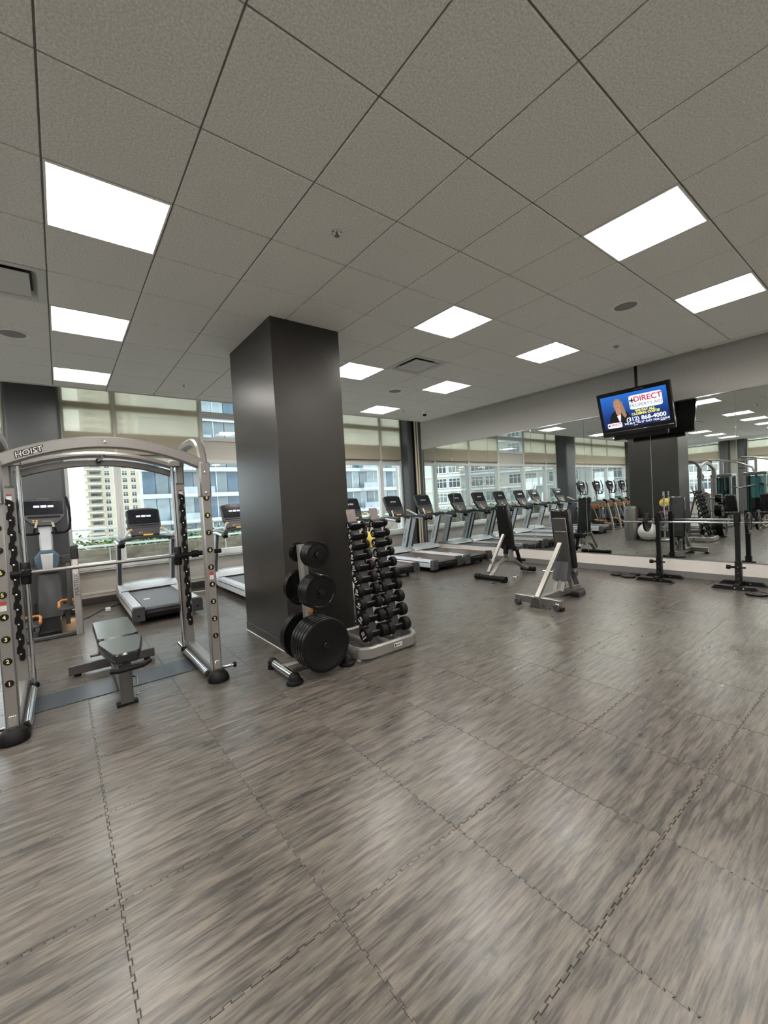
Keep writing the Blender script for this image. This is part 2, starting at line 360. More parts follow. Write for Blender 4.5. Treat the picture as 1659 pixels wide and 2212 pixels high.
def add_tile(mb, ox=0, oy=0):
    rings = tile_rings(); n = len(OUT); vs = [(x+ox, y+oy, z) for r, z in rings for x, y in r]; fs = [tuple(range(n))]
    for j in range(2):
        for i in range(n):
            k = (i+1) % n; fs.append((j*n+i, (j+1)*n+i, (j+1)*n+k, j*n+k))
    mb.add(vs, fs)
fl = struct(MB().box(XL, XM, YB, YW, -.06, -.0045, 0).build('floor', 'base_dk'))
mb = MB(); add_tile(mb); tile_me = mb.mesh('tile', FLOOR_M, smooth=False)
et = MB().obox((0, 0, -.004), (XM-7.2555-.016, FT-.004, .008), None, .002).mesh('tile', FLOOR_M, smooth=False)
far = MB(); nt_ = 0
for i in range(-16, 14):
    for j in range(-7, 14):
        cx, cy = FX0+(i+.5)*FT, FY0+(j+.5)*FT
        if cx+FT/2 > XM+.12 or cx-FT/2 < XL-.1 or cy+FT/2 > YW+.12 or cy-FT/2 < YB-.1: continue
        p = project((cx, cy, 0))
        if p and -160 < p[0] < 1820 and p[1] < 2500:
            o = link('tile', tile_me, fl, (cx, cy, 0), (R(random.uniform(-.1, .1)), R(random.uniform(-.1, .1)), 0)); nt_ += 1
        else: add_tile(far, cx, cy)
for j in range(-6, 13): link('tile', et, fl, ((7.2555+XM)/2-.006, FY0+(j+.5)*FT, 0))
o = far.build('tile_field', FLOOR_M, fl, smooth=False); o['kind'] = 'stuff'
print('floor tiles', nt_)
# walls
struct(MB().box(XM, XM+.2, YB, YW+.3, -.06, ZTOP, 0).build('wall_right', 'wall'))
struct(MB().box(XL-.2, XM+.2, YB-.2, YB, -.06, ZTOP, 0).build('wall_back', 'wall'))
struct(MB().box(XM-.012, XM, YB, 8.05, .106, .300, 0).build('trim_1', 'wall_low'))
struct(MB().box(XM-.016, XM, YB, 8.05, 0, .106, .004).build('baseboard_right', 'base'))
struct(MB().box(XM-.02, XM, YB, 7.93, 2.700, 2.716, .002).build('trim_2', 'chrome'))
struct(MB().box(XM-.02, XM, YB, 7.93, .290, .302, .002).build('trim_3', 'steel'))
# mirrors: 1.07 m panels with hairline seams
seams = [7.93, 6.905] + [6.905-1.068*k for k in range(1, 10)]
for a, b_ in zip(seams, seams[1:]):
    y1, y0 = a-.0015, max(b_+.0015, YB)
    if y1 < y0+.1: continue
    n = len([1 for s in seams if s > a])
    lab = ['narrow mirror panel at the window end of the mirror wall', 'tall mirror panel second from the windows', 'tall mirror panel third from the windows', 'tall mirror panel fourth from the windows', 'tall mirror panel behind the hanging television', 'tall mirror panel behind the squat stands', 'tall mirror panel seventh from the windows', 'tall mirror panel eighth from the windows', 'tall mirror panel ninth from the windows', 'tall mirror panel at the far end of the mirror wall'][min(n, 9)]
    t = MB().box(XM-.008, XM-.0015, y0, y1, .302, 2.700, .0015).build('mirror_panel', MIRROR_M, smooth=False)
    tag(t, lab, 'mirror', 'mirror panels on the long wall')
# ceiling: slab behind, grid, tiles
ce = struct(MB().box(XL, XCE, YB, YCE, ZC+.13, ZC+.15, 0).build('ceiling', 'grid'))
struct(MB().box(XL-.2, XM+.2, YB-.2, YW+.3, ZTOP, ZTOP+.1, 0).build('ceiling_upper', 'wall'))
struct(MB().box(XCE, XCE+.13, YB, 1.80, ZC-.0, ZC+.05, .002).build('trim_4', 'spandrel'))
struct(MB().box(XL, XCE+.012, YCE, YCE+.012, ZC-.012, ZC+.3, .001).build('trim_5', 'spandrel'))
struct(MB().box(XCE, XCE+.012, 1.80, YCE, ZC-.012, ZC+.3, .001).build('trim_6', 'spandrel'))
LI, LJ = (-12, -9, -6, -3, 0, 5, 8), (-7, -4, -1, 2, 5, 8)
LIGHTS = [(i, j) for i in LI for j in LJ]
VENTS = [(6, 4), (-1, 4), (3, -3)]
def ceil_tile_me(w, d):
    g = .0045; mb = MB(); x, y = w/2-g, d/2-g; c = .004
    vs = [(-x+c, -y+c, 0), (x-c, -y+c, 0), (x-c, y-c, 0), (-x+c, y-c, 0), (-x, -y, c), (x, -y, c), (x, y, c), (-x, y, c), (-x, -y, .01), (x, -y, .01), (x, y, .01), (-x, y, .01)]
    mb.add(vs, [(3, 2, 1, 0), (8, 9, 10, 11)] + [(a+i, a+(i+1) % 4, a+4+(i+1) % 4, a+4+i) for a in (0, 4) for i in range(4)])
    return mb
gb = MB()
for i in range(-15, 13):
    if XL < gx(i) < XCE: gb.box(gx(i)-.012, gx(i)+.012, YB, YCE, ZC+.011, ZC+.03, 0)
for j in range(-9, 10):
    if YB < gy(j) < YCE: gb.box(XL, XCE, gy(j)-.012, gy(j)+.012, ZC+.0112, ZC+.03, 0)
o = gb.build('grid_bars', 'grid', ce, smooth=False); o['kind'] = 'stuff'
ctm = {}
farc = MB(); nc_ = 0
for i in range(-15, 12):
    for j in range(-9, 10):
        x0, x1, y0, y1 = gx(i), min(gx(i+1), XCE), gy(j), min(gy(j+1), YCE)
        if x0 < XL: x0 = XL
        if y0 < YB: y0 = YB
        if x1-x0 < .05 or y1-y0 < .05 or (i, j) in LIGHTS or (i, j) in VENTS: continue
        cx, cy = (x0+x1)/2, (y0+y1)/2; key = (round(x1-x0, 3), round(y1-y0, 3))
        ps = [project((a, b_, ZC)) for a in (x0, x1) for b_ in (y0, y1)]
        if any(p and -20 < p[0] < 1680 and -20 < p[1] for p in ps):
            if key not in ctm: ctm[key] = ceil_tile_me(*key).mesh('ceiling_tile', CEIL_M, smooth=False)
            link('ceiling_tile', ctm[key], ce, (cx, cy, ZC+random.uniform(0, .0012))); nc_ += 1
        else:
            q = ceil_tile_me(*key); farc.add([(a+cx, b_+cy, c+ZC) for a, b_, c in q.v], q.f)
o = farc.build('ceiling_tile_field', CEIL_M, ce, smooth=False); o['kind'] = 'stuff'
print('ceiling tiles', nc_)
# recessed troffers: frame, enamelled recess, half-round glowing basket running along Y
h = T/2-.006
fm = MB()
for sx in (-1, 1):
    fm.box(sx*h-.012*(sx > 0), sx*h+.012*(sx < 0), -h, h, -.002, .012, .001)
    fm.box(-h+.012, h-.012, sx*h-.012*(sx > 0), sx*h+.012*(sx < 0), -.002, .012, .001)
frame_me = fm.mesh('frame', 'troffer', smooth=False)
rm = MB(); a, c, d = h-.012, h-.06, .085
rm.add([(-a, -a, 0), (a, -a, 0), (a, a, 0), (-a, a, 0), (-c, -c, d), (c, -c, d), (c, c, d), (-c, c, d)], [(0, 1, 5, 4), (1, 2, 6, 5), (2, 3, 7, 6), (3, 0, 4, 7), (4, 5, 6, 7)])
recess_me = rm.mesh('recess', 'troffer', smooth=False)
bk = MB(); n = 12; pr_ = [(.17*math.cos(R(180)+R(180)*k/n), .072*math.sin(R(180)+R(180)*k/n)) for k in range(n+1)]
bk.add([(x, y, z+.083) for y in (-c+.03, c-.03) for x, z in pr_], [(k, k+1, n+2+k, n+1+k) for k in range(n)] + [tuple(range(n+1)), tuple(range(n+1, 2*n+2))])
basket_me = bk.mesh('diffuser', 'lamp')
LLAB = {k_: 'square recessed ceiling light ' + v_ for k_, v_ in {(0, 2): 'just in front of the smith machine', (0, 5): 'right above the smith machine', (0, 8): 'above the treadmill seen through the smith machine', (5, 2): 'on the mirror side of the dumbbell rack', (5, 5): 'beside the pillar on its mirror side', (5, 8): 'above the treadmills behind the pillar', (8, -1): 'in line with the squat stands', (8, 2): 'above the bench with transport wheels', (8, 5): 'near the bench with the curved silver base', (8, 8): 'above the treadmills near the mirror corner', (5, -1): 'over the open floor between pillar and squat stands'}.items()}
for i, j in LIGHTS:
    t = thing('ceiling_light', LLAB.get((i, j), 'square recessed ceiling light panel glowing white'), 'ceiling light', (gx(i+.5), gy(j+.5), ZC), 0, 'recessed light panels in the tiled ceiling')
    link('frame', frame_me, t); link('recess', recess_me, t); link('diffuser', basket_me, t)
# air diffusers, loudspeakers, sprinklers, camera dome
vf = MB()
for sx in (-1, 1):
    vf.prism([(sx*h, 0), (sx*(h-.05), 0), (sx*(h-.085), .05), (sx*h, .05)], -h, h, 'XZ')
    vf.prism([(sx*h, 0), (sx*(h-.05), 0), (sx*(h-.085), .05), (sx*h, .05)], -h+.05, h-.05, 'YZ')
vframe, vback, vplate = vf.mesh('frame', 'vent', smooth=False), MB().box(-h, h, -h, h, .05, .06, 0).mesh('throat', 'ventdk'), MB().box(-.20, .20, -.20, .20, -.006, .003, .004).mesh('deflector_plate', 'vent')
for (i, j), lab in zip(VENTS, ('square air diffuser in the ceiling by the mirror side of the pillar', 'square air diffuser in the ceiling above the smith machine', 'square air diffuser in the ceiling away from the pillar')):
    t = thing('air_diffuser', lab, 'air vent', (gx(i+.5), gy(j+.5), ZC)); link('frame', vframe, t); link('throat', vback, t); link('deflector_plate', vplate, t)
ring = MB().lathe([(.125, 0), (.125, -.004), (.105, -.006), (.103, -.002)], 32).mesh('trim_ring', 'troffer'); gril = MB().lathe([(.104, 0), (.104, -.003), (.06, -.005), (.001, -.005)], 32).mesh('grille', 'grille')
for i, j, lab in ((7.53, .52, 'round ceiling loudspeaker towards the television'), (-.47, 6.43, 'round ceiling loudspeaker above the elliptical trainers'), (7.42, 6.4, 'round ceiling loudspeaker near the treadmills and mirror')):
    t = thing('ceiling_speaker', lab, 'loudspeaker', (gx(i), gy(j), ZC)); link('trim_ring', ring, t); link('grille', gril, t)
esc = MB().lathe([(.04, 0), (.04, -.004), (.03, -.010), (.024, -.004)], 24).mesh('escutcheon', 'chrome'); head = MB().lathe([(.009, 0), (.009, -.02), (.016, -.022), (.016, -.025), (.004, -.027)], 16).mesh('sprinkler_head', 'steel')
for i, j, lab in ((2.55, 1.5, 'chrome ceiling sprinkler in a tile in front of the pillar'), (9.45, 1.48, 'chrome ceiling sprinkler near the television pole'), (9.27, 8.24, 'chrome ceiling sprinkler near the security camera'), (2.45, 8.23, 'chrome ceiling sprinkler above the treadmill by the pillar')):
    t = thing('sprinkler', lab, 'sprinkler', (gx(i), gy(j), ZC)); link('escutcheon', esc, t); link('sprinkler_head', head, t)
t = thing('security_camera', 'small white dome security camera on the ceiling in the corner', 'camera', (gx(10.1), gy(8.05), ZC))
MB().lathe([(.062, 0), (.062, -.03), (.05, -.055), (.046, -.056)], 24).build('housing', 'frame', t); MB().lathe([(.044, -.05), (.042, -.07), (.032, -.088), (.012, -.097), (.001, -.098)], 24).build('dome', 'blackg', t)
# ------------------------------------------------------------------ windows
def window_run(wall, bays, n0, clear, P, ZT, labs):
    """wall-run of window bays; P maps (s along wall, n inward depth, z) to world; bays = [(s0, s1)]"""
    def B(name, s0, s1, n0_, n1, z0, z1, mt, parent=None, ch=.003):
        a, b_ = P(s0, n0_, z0), P(s1, n1, z1)
        return MB().box(min(a.x, b_.x), max(a.x, b_.x), min(a.y, b_.y), max(a.y, b_.y), z0, z1, ch).build(name, mt, parent)
    k = n0
    for s0, s1 in bays:
        w_ = struct(B('window_%d' % k, s0, s1, -.02, .10, .56, .62, 'frame')); k += 1
        for nm, a, b_, z0, z1 in (('jamb', s0, s0+.05, .62, ZT), ('jamb', s1-.05, s1, .62, ZT), ('rail', s0+.05, s1-.05, .62, .68), ('head_rail', s0+.05, s1-.05, 2.36, 2.43), ('rail', s0+.05, s1-.05, 2.79, 2.86), ('rail', s0+.05, s1-.05, 3.23, min(3.35, ZT))):
            B(nm, a, b_, -.06, .07, z0, z1, 'frame', w_)
        B('spandrel_panel', s0+.05, s1-.05, -.03, .03, 2.43, 2.79, 'spandrel', w_, 0)
        for z0, z1 in ((.68, 2.36), (2.86, 3.23), (3.35, ZT)):
            if z1 > z0: B('pane', s0+.05, s1-.05, -.004, .004, z0, z1, GLASS_M, w_, 0)
        if (s0, s1) not in clear:
            sh = tag(B('roller_shade', s0+.02, s1-.02, .085, .087, 2.49, ZT-.1, SHADE_M, None, 0), 'x', 'window shade')
            B('hem_bar', s0+.02, s1-.02, .08, .092, 2.475, 2.495, 'gun', sh); B('roller', s0+.02, s1-.02, .07, .13, ZT-.12, ZT-.06, 'spandrel', sh, .01)
            sh['label'] = 'sheer beige roller shade over the ' + labs[bays.index((s0, s1))]; sh['group'] = 'roller shades on the %s' % wall
    return k
PF = lambda s, n, z: V(s, YW-n, z)
bays = [(.10, .826), (.826, 2.22), (2.22, 3.66), (3.66, 5.10), (5.10, 6.55), (6.55, 7.24), (-1.30, -.56), (-2.70, -1.30), (-4.10, -2.70), (-5.95, -4.10), (-8.0, -6.6)]
k = window_run('windows behind the treadmills', bays, 1, [(2.22, 3.66)], PF, ZTOP, ['narrow window by the pilaster behind the elliptical', 'wide window behind the first treadmill from the pilaster', '', 'window hidden behind the square pillar', 'wide window second from the mirror corner', 'narrow window beside the corner pilaster', 'narrow window left of the pilaster', 'window behind the second elliptical trainer', 'window behind the third elliptical trainer', 'window behind the farthest elliptical trainer', 'window at the far end of the window wall'])
struct(MB().box(XL, XM, YW-.02, YW+.25, -.06, .56, 0).build('wall_front', 'wall_win'))
struct(MB().box(XL, 7.24, YW-.10, YW-.02, .545, .575, .004).build('trim_7', 'frame'))
struct(MB().box(XL, 7.24, YW-.03, YW-.02, .16, .20, .002).build('trim_8', 'spandrel'))
struct(MB().box(XL, 7.24, YW-.035, YW-.02, 0, .105, .003).build('baseboard_front', 'base_dk'))
struct(MB().box(-9.0, -8.0, YW-.02, YW+.2, 0, ZTOP, 0).build('wall_front_end', 'wall_win'))
# pilasters between the bays
def pilaster(x0, x1, y0, y1, lab):
    t = thing('pilaster', lab, 'pillar', ((x0+x1)/2, (y0+y1)/2, 0)); hx, hy = (x1-x0)/2, (y1-y0)/2
    MB().prism(rrect(2*hx, 2*hy, .05, 5), .1, ZTOP).build('shaft', 'pillar2', t); MB().prism(rrect(2*hx+.012, 2*hy+.012, .055, 5), 0, .1).build('base_strip', 'base_dk', t)
pilaster(-.56, .10, 8.02, 8.49, 'dark grey pilaster between windows behind the elliptical trainer')
pilaster(-6.6, -5.95, 8.02, 8.49, 'dark grey pilaster between windows beyond the ellipticals')
pilaster(7.24, 7.42, 8.13, 8.49, 'dark grey pilaster in the corner by the mirror wall')
for k_, (x0, x1, y) in enumerate(((7.425, 7.465, 8.06), (7.475, 7.505, 8.02))):
    o = MB().box(x0, x1, y, y+.03, .02, ZTOP-.02, .003).build('beige_board', 'beige'); tag(o, ['wide beige board standing upright beside the corner pilaster', 'narrow beige board standing upright against the mirror edge'][k_], 'board')
struct(MB().box(7.505, XM, 7.95, 8.5, 0, ZTOP, .003).build('trim_9', 'pillar2'))
struct(MB().box(7.24, XM, 8.49, 8.7, 0, ZTOP, 0).build('wall_corner', 'wall_win'))
# end wall far left: same window system
PL = lambda s, n, z: V(XL+n, s, z)
k = window_run('windows of the end wall', [(5.6, 6.9), (6.9, 8.2), (3.4, 4.64), (2.2, 3.4), (1.0, 2.2)], k, [], PL, ZC-.01, ['end wall window beside its pilaster', 'end wall window nearest the room corner', 'end wall window beside the pale panel', 'end wall window second from the pale panel', 'end wall window third from the pale panel'])
struct(MB().box(XL-.2, XL+.02, YB, YW, -.06, .56, 0).build('wall_left', 'wall_win'))
struct(MB().box(XL-.2, XL, YB, 1.0, .56, ZTOP, 0).build('wall_left_blank', 'wall'))
struct(MB().box(XL-.2, XL, 8.2, YW+.2, .56, ZTOP, 0).build('wall_left_pier', 'wall_win'))
struct(MB().box(XL-.2, XL, 4.64, 5.6, .56, ZTOP, 0).build('wall_left_panel', 'spandrel'))
pilaster(XL, XL+.35, 5.22, 5.55, 'dark grey pilaster on the end wall nearer the windows'); pilaster(XL, XL+.30, 4.66, 4.92, 'dark grey pilaster on the end wall farther from the treadmills')
# free-standing square pillar
t = thing('square_pillar', 'square bronze grey pillar rising from floor to ceiling in the gym', 'pillar', (2.078, 4.378, 0))
MB().box(-.384, .384, -.591, .591, .1, ZC+.02, .004).build('shaft', 'pillar', t); MB().box(-.39, .39, -.597, .597, 0, .1, .004).build('base_strip', 'pillar', t)
MB().box(-.398, .398, -.605, .605, 0, .006, .001).build('floor_bead', 'wall_low', t)
# ------------------------------------------------------------------ smith machine
def smith():
    t = thing('smith_machine', 'champagne silver smith machine frame with numbered uprights and arched top', 'smith machine', (.33, 3.69, 0))
    for s in (-1, 1):
        u = MB().box(s*.655-.037, s*.655+.037, .0, .095, .07, 1.72, .008).build('front_upright', 'silver', t)
        MB().box(s*.655-.022, s*.655+.022, -.004, .002, .05, .17, .003).build('toe_plate', 'chrome', u)
        pts = []
        for k in range(25):
            a = math.pi*k/24; cy = math.copysign(abs(math.cos(a))**.62, math.cos(a)); pts.append((s*.655, .485-.437*cy, 1.70+.37*math.sin(a)**.62))
        MB().rtube(pts, .072, .07, up=(1, 0, 0), ch=.015).build('top_bow', 'silver', t)
        MB().box(s*.655-.044, s*.655+.044, -.008, .10, 1.56, 1.86, .012).build('shoulder_bracket', 'silver', t)
        for z in (1.60, 1.77):
            MB().lathe([(.011, 0), (.011, -.006), (.006, -.010)], 10, (s*.655, -.008, z), 'Y').build('bolt', 'chrome', t)
        MB().box(s*.645-.035, s*.645+.035, .88, .965, .05, 1.74, .006).build('rear_upright', 'gun', t)
        MB().box(s*.645-.037, s*.645+.037, .872, .882, .06, 1.72, .002).build('upright_face', 'silver', t)
        poly = []
        for k in range(11):
            z = .30+k*.122; poly += [(.012, z), (.026, z+.02), (.026, z+.085), (.012, z+.10)]
        left = []
        for k in reversed(range(11)):
            z = .30+k*.122; left += [(-.022, z+.115), (-.026, z+.07), (-.012, z+.055), (-.012, z+.01)]
        MB().prism([(s*.645+a, b) for a, b in poly+left], .846, .872, 'XZ').build('hook_strip', 'black', t)
        bl = MB()
        for k in range(11): bl.lathe([(.008, 0), (.008, -.006), (.003, -.008)], 8, (s*.645, .846, .36+k*.122), 'Y')
        o = bl.build('hook_bolts', 'chrome', t); o['kind'] = 'stuff'
        MB().tube([(s*.575, .86, .09), (s*.575, .86, 1.93)], .016, 14).build('guide_rod', 'chrome', t)
        MB().box(s*.60-.05, s*.60+.05, .83, .93, 1.90, 1.96, .008).build('rod_mount', 'silver', t)
        MB().lathe([(.03, .06), (.03, .085), (.02, .10)], 14, (s*.575, .86, 0)).build('rod_stop', 'black', t)
        MB().rtube([(s*.655, .02, .095), (s*.655, 1.16, .095)], .075, .085, ch=.012).build('base_rail', 'silver', t)
        MB().tube([(s*.585, .06, .065), (s*.585, 1.12, .065)], .026, 12).build('side_tube', 'chrome', t)
        MB().lathe([(.085, 0), (.088, .02), (.075, .06), (.05, .085), (.03, .09)], 20, (s*.655, .0, 0)).build('rubber_foot', 'black', t)
        MB().lathe([(.05, 0), (.05, .03), (.035, .055)], 16, (s*.655, 1.12, 0)).build('rubber_foot', 'black', t)
        MB().tube([(s*.70, .08, .07), (s*.76, .06, .075), (s*.80, .03, .085)], .013, 10).build('storage_peg', 'chrome', t)
        MB().lathe([(.02, -.012), (.026, 0), (.02, .012)], 12, (s*.805, .03, .085), 'X').build('peg_knob', 'black', t)
        for k in range(9):
            z = .385+k*.1462
            bd = MB().lathe([(.0235, 0), (.0235, -.003), (.021, -.005)], 20, (s*.655, 0, z), 'Y').build('number_badge', 'blackp', t)
            text(bd, str(k+1), .034, 'yellowt', (s*.655, -.0062, z-.001), (1, 0, 0), (0, 0, 1), 'digit', bold=.001)
        MB().box(s*.655-.016, s*.655+.016, -.002, .001, .905, .93, 0).build('warning_sticker', 'red', t)
        MB().box(s*.655-.016, s*.655+.016, -.002, .001, .865, .90, 0).build('info_sticker', 'vent', t)
        MB().box(s*.645-.016, s*.645+.016, .870, .8725, 1.61, 1.67, 0).build('warning_sticker', 'white', t)
        MB().box(s*.645-.016, s*.645+.016, .869, .8715, 1.655, 1.67, 0).build('sticker_band', 'red', t)
    fr = [(x, .055, 1.845+.155*(1-(x/.64)**2)) for x in [-.64+.08*k for k in range(17)]]
    fa = MB().rtube(fr, .065, .088, ch=.012).build('front_arch', 'silver', t)
    s = .52; ang = math.atan2(.155*2*.5/.64, .64)
    x0 = -.47; z0 = 1.845+.155*(1-(x0/.64)**2); sl = math.atan(-2*.155*x0/.64**2)
    text(fa, 'HOIST', .050, 'blackp', (x0, .0222, z0-.003), (math.cos(sl), 0, math.sin(sl)), (-math.sin(sl), 0, math.cos(sl)), bold=.0055, shear=.25, xs=1.1)
    text(fa, 'HOIST', .050, 'vent', (x0, .0212, z0-.003), (math.cos(sl), 0, math.sin(sl)), (-math.sin(sl), 0, math.cos(sl)), bold=.0005, shear=.25, xs=1.1)
    MB().rtube([(x, .885, 1.90+.11*(1-(x/.6)**2)) for x in [-.6+.1*k for k in range(13)]], .07, .055, ch=.02).build('rear_arch', 'silver', t)
    MB().rtube([(x, .93, 1.83+.11*(1-(x/.6)**2)) for x in [-.6+.1*k for k in range(13)]], .04, .06, ch=.006).build('rear_arch_web', 'gun', t)
    MB().tube([(-.02, .87, 1.955), (.02, .80, 1.99)], .013, 10).build('band_pin', 'chrome', t)
    MB().lathe([(.022, -.008), (.022, .008)], 14, (-.02, .872, 1.955), 'Y').build('pin_collar', 'black', t)
    MB().lathe([(.010, 0), (.010, -.006), (.004, -.009)], 10, (-.03, .022, 2.0), 'Y').build('bolt', 'chrome', t)
    bar = MB().tube([(-.56, .83, 1.02), (.56, .83, 1.02)], .0155, 14).build('lift_bar', 'steel', t)
    for s in (-1, 1):
        MB().lathe([(.032, .925), (.036, .935), (.036, 1.095), (.032, 1.105)], 14, (s*.575, .86, 0)).build('bearing_block', 'blackp', bar)
        MB().box(s*.575-.04, s*.575+.04, .81, .88, .99, 1.05, .01).build('bearing_clamp', 'blackp', bar)
        MB().tube([(s*.60, .83, 1.02), (s*.985, .83, 1.02)], .024, 14, up=(0, 1, 0)).build('sleeve', 'blackp', bar)
        MB().tube([(s*.70, .83, 1.02), (s*.76, .83, 1.02)], .036, 14, up=(0, 1, 0)).build('sleeve_collar', 'black', bar)
smith()
o = MB().prism(rrect(1.25, .36, .004, 1), .0005, .005).build('floor_mat', 'mat'); o.location = (.34, 4.27, 0); tag(o, 'thin dark rubber strip mat laid across under the smith machine bench', 'mat')
# ------------------------------------------------------------------ flat bench under the smith machine
t = thing('flat_bench', 'black padded flat bench with steel base inside the smith machine', 'bench', (.325, 3.74, 0))
MB().prism(rrect(.29, .73, .045, 5, 0, .70), .385, .455, 'XY', .012).build('back_pad', 'vinyl', t)
MB().prism([(-.135, .315), (-.15, .27), (-.15, .20), (-.085, -.16), (-.06, -.19), (.06, -.19), (.085, -.16), (.15, .20), (.15, .27), (.135, .315)], .375, .45, 'XY', .012).build('seat_pad', 'vinyl', t)
MB().rtube([(0, -.10, .35), (0, 1.05, .35)], .06, .05).build('spine', 'gun', t)
MB().rtube([(0, .02, .19), (0, .25, .33)], .05, .05).build('strut', 'gun', t)
MB().rtube([(0, .02, .02), (0, .02, .30)], .085, .07, up=(0, 1, 0)).build('front_post', 'gun', t)
MB().rtube([(0, .02, .06), (0, 1.03, .06)], .06, .05).build('base_spine', 'gun', t)
MB().rtube([(-.345, 1.03, .065), (.345, 1.03, .065)], .07, .085).build('rear_foot_bar', 'gun', t)
MB().rtube([(0, .95, .08), (0, 1.0, .34)], .05, .05, up=(0, 1, 0)).build('rear_post', 'gun', t)
for s in (-1, 1): MB().lathe([(.028, 0), (.028, .022)], 12, (s*.28, 1.03, 0)).build('foot_pad', 'black', t)
MB().box(-.07, .07, -.015, .055, 0, .022, .004).build('front_foot', 'black', t)
MB().tube([(.06, .02, .06), (.085, .02, .06)], .012, 10, up=(0, 1, 0)).build('wheel_axle', 'chrome', t)
MB().tube([(-.1, -.16, .33), (-.06, -.19, .33), (.10, -.19, .335), (.15, -.15, .345)], .017, 10).build('carry_handle', 'black', t)
MB().tube([(-.03, .35, .34), (-.2, .35, .34)], .014, 10, up=(0, 1, 0)).build('adjust_lever', 'gun', t)
MB().tube([(.045, .02, .20), (.075, .0, .20), (.075, .0, .14)], .008, 8, up=(1, 0, 0)).build('pop_pin', 'chrome', t)
# ------------------------------------------------------------------ treadmills
def treadmill(orange, logo):
    t = bpy.data.objects.new('treadmill', None); C.objects.link(t)
    MB().box(-.34, .34, .14, 1.85, .045, .125, .006).build('base_frame', 'black', t)
    for s in (-1, 1):
        rl = MB().prism([(s*.300, .12), (s*.425, .10), (s*.425, .20), (s*.405, .236), (s*.305, .236)], .08, 1.53, 'XZ')
        rl.build('side_rail', 'silver2', t)
        rg = MB()
        for k in range(4): rg.box(s*(.322+.022*k)-.006, s*(.322+.022*k)+.006, .10, 1.48, .236, .239, .001)
        rg.build('rail_ribs', 'silver2', t)
        MB().box(s*.425-.002, s*.425+.004, .12, 1.45, .185, .198, .001).build('rail_stripe', 'blackp', t)
        MB().prism([(s*.285, .055), (s*.43, .055), (s*.43, .205), (s*.408, .243), (s*.285, .243)], 0, .085, 'XZ', .008).build('rear_cap', 'dkgrey', t)
        MB().lathe([(.014, 0), (.010, -.003)], 12, (s*.36, 0, .13), 'Y').build('cap_bolt', 'black', t)
        MB().lathe([(.04, -.02), (.045, 0), (.04, .02)], 16, (s*.37, 1.80, .045), 'X').build('wheel', 'black', t)
        MB().lathe([(.028, 0), (.028, .055)], 12, (s*.30, .22, 0)).build('foot', 'black', t)
        # leaning upright: dark core with silver cheek plates
        a, b = (s*.385, 1.80, .20), (s*.385, 1.52, 1.04)
        u = MB().beam(a, b, .045, .165, up=(0, 1, 0), ch=.008).build('upright', 'dkgrey', t)
        for off in (.027, -.027):
            c_ = Vector((s*.385+off, 1.80+.012, .20)); d_ = Vector((s*.385+off, 1.52+.012, 1.04))
            MB().beam(c_, d_, .010, .15, up=(0, 1, 0), ch=.004).build('cheek_plate', 'silver2', u)
        dr = Vector((0, -.28, .84)).normalized()
        text(u, 'MATRIX', .075, 'dkgrey', (s*(.385-.0335), 1.685, .60), tuple(dr), (0, dr.z, -dr.y) if s > 0 else (0, -dr.z, dr.y), xs=1.25)
        MB().rtube([(s*.385, 1.60, 1.055), (s*.39, 1.30, 1.065), (s*.385, .98, 1.045)], .075, .075, ch=.02).build('arm_rest', 'dkgrey', t)
        MB().rtube([(s*.40, 1.62, 1.03), (s*.405, 1.35, 1.04), (s*.40, 1.05, 1.005)], .085, .05, ch=.02).build('arm_cover', 'silver2', t)
        MB().rtube([(s*.40, 1.05, 1.01), (s*.395, .975, .99)], .086, .06, ch=.02).build('arm_tip', 'black', t)
        g = MB().rtube([(s*.34, 1.22, 1.085), (s*.235, 1.40, 1.20)], .022, .035, ch=.006).build('grip', 'silver2', t)
        MB().rtube([(s*.24, 1.39, 1.198), (s*.205, 1.42, 1.205)], .035, .04, ch=.01).build('grip_cap', 'amber', g)
        if orange: MB().box(s*.298-.004, s*.298+.006, .09, 1.50, .228, .240, .001).build('rail_inlay', 'orange', t)
    bp_ = [(.05, .165), (.035, .19), (.05, .215), (.10, .222), (1.60, .222), (1.60, .12), (.10, .12), (.05, .14)]
    MB().prism(bp_, -.285, .285, 'YZ').build('belt', 'belt', t)
    MB().box(-.285, .285, .01, .06, .075, .165, .02).build('roller_guard', 'black', t)
    MB().box(-.21, -.13, .62, .70, .2222, .2228, 0).build('belt_label', 'vent', t)
    hp = [(1.50, .225), (1.53, .262), (1.62, .315), (1.78, .345), (1.93, .335), (2.0, .28), (2.01, .10), (1.55, .10)]
    MB().prism(hp, -.425, .425, 'YZ', .018).build('motor_hood', 'silver2', t)
    MB().prism([(1.535, .266), (1.62, .320), (1.78, .351), (1.90, .345), (1.90, .33), (1.56, .25)], -.255, .255, 'YZ', .006).build('hood_panel', 'silver2', t)
    MB().prism([(1.495, .224), (1.50, .240), (1.53, .250), (1.53, .224)], -.40, .40, 'YZ').build('hood_gasket', 'black', t)
    MB().rtube([(-.37, 1.55, 1.02), (-.30, 1.55, 1.05), (-.15, 1.54, 1.075), (.15, 1.54, 1.075), (.30, 1.55, 1.05), (.37, 1.55, 1.02)], .13, .05, ch=.015).build('cross_bar', 'dkgrey', t)
    # console, tilted back
    ti = R(24); ca, sa = math.cos(ti), math.sin(ti); O = Vector((0, 1.52, 1.10))
    XF = frame_mat(O, (1, 0, 0), (0, sa, ca)); 
    def put(mb, name, mt, parent):
        o = mb.build(name, mt, parent)
        if parent is t: o.matrix_local = XF
        return o
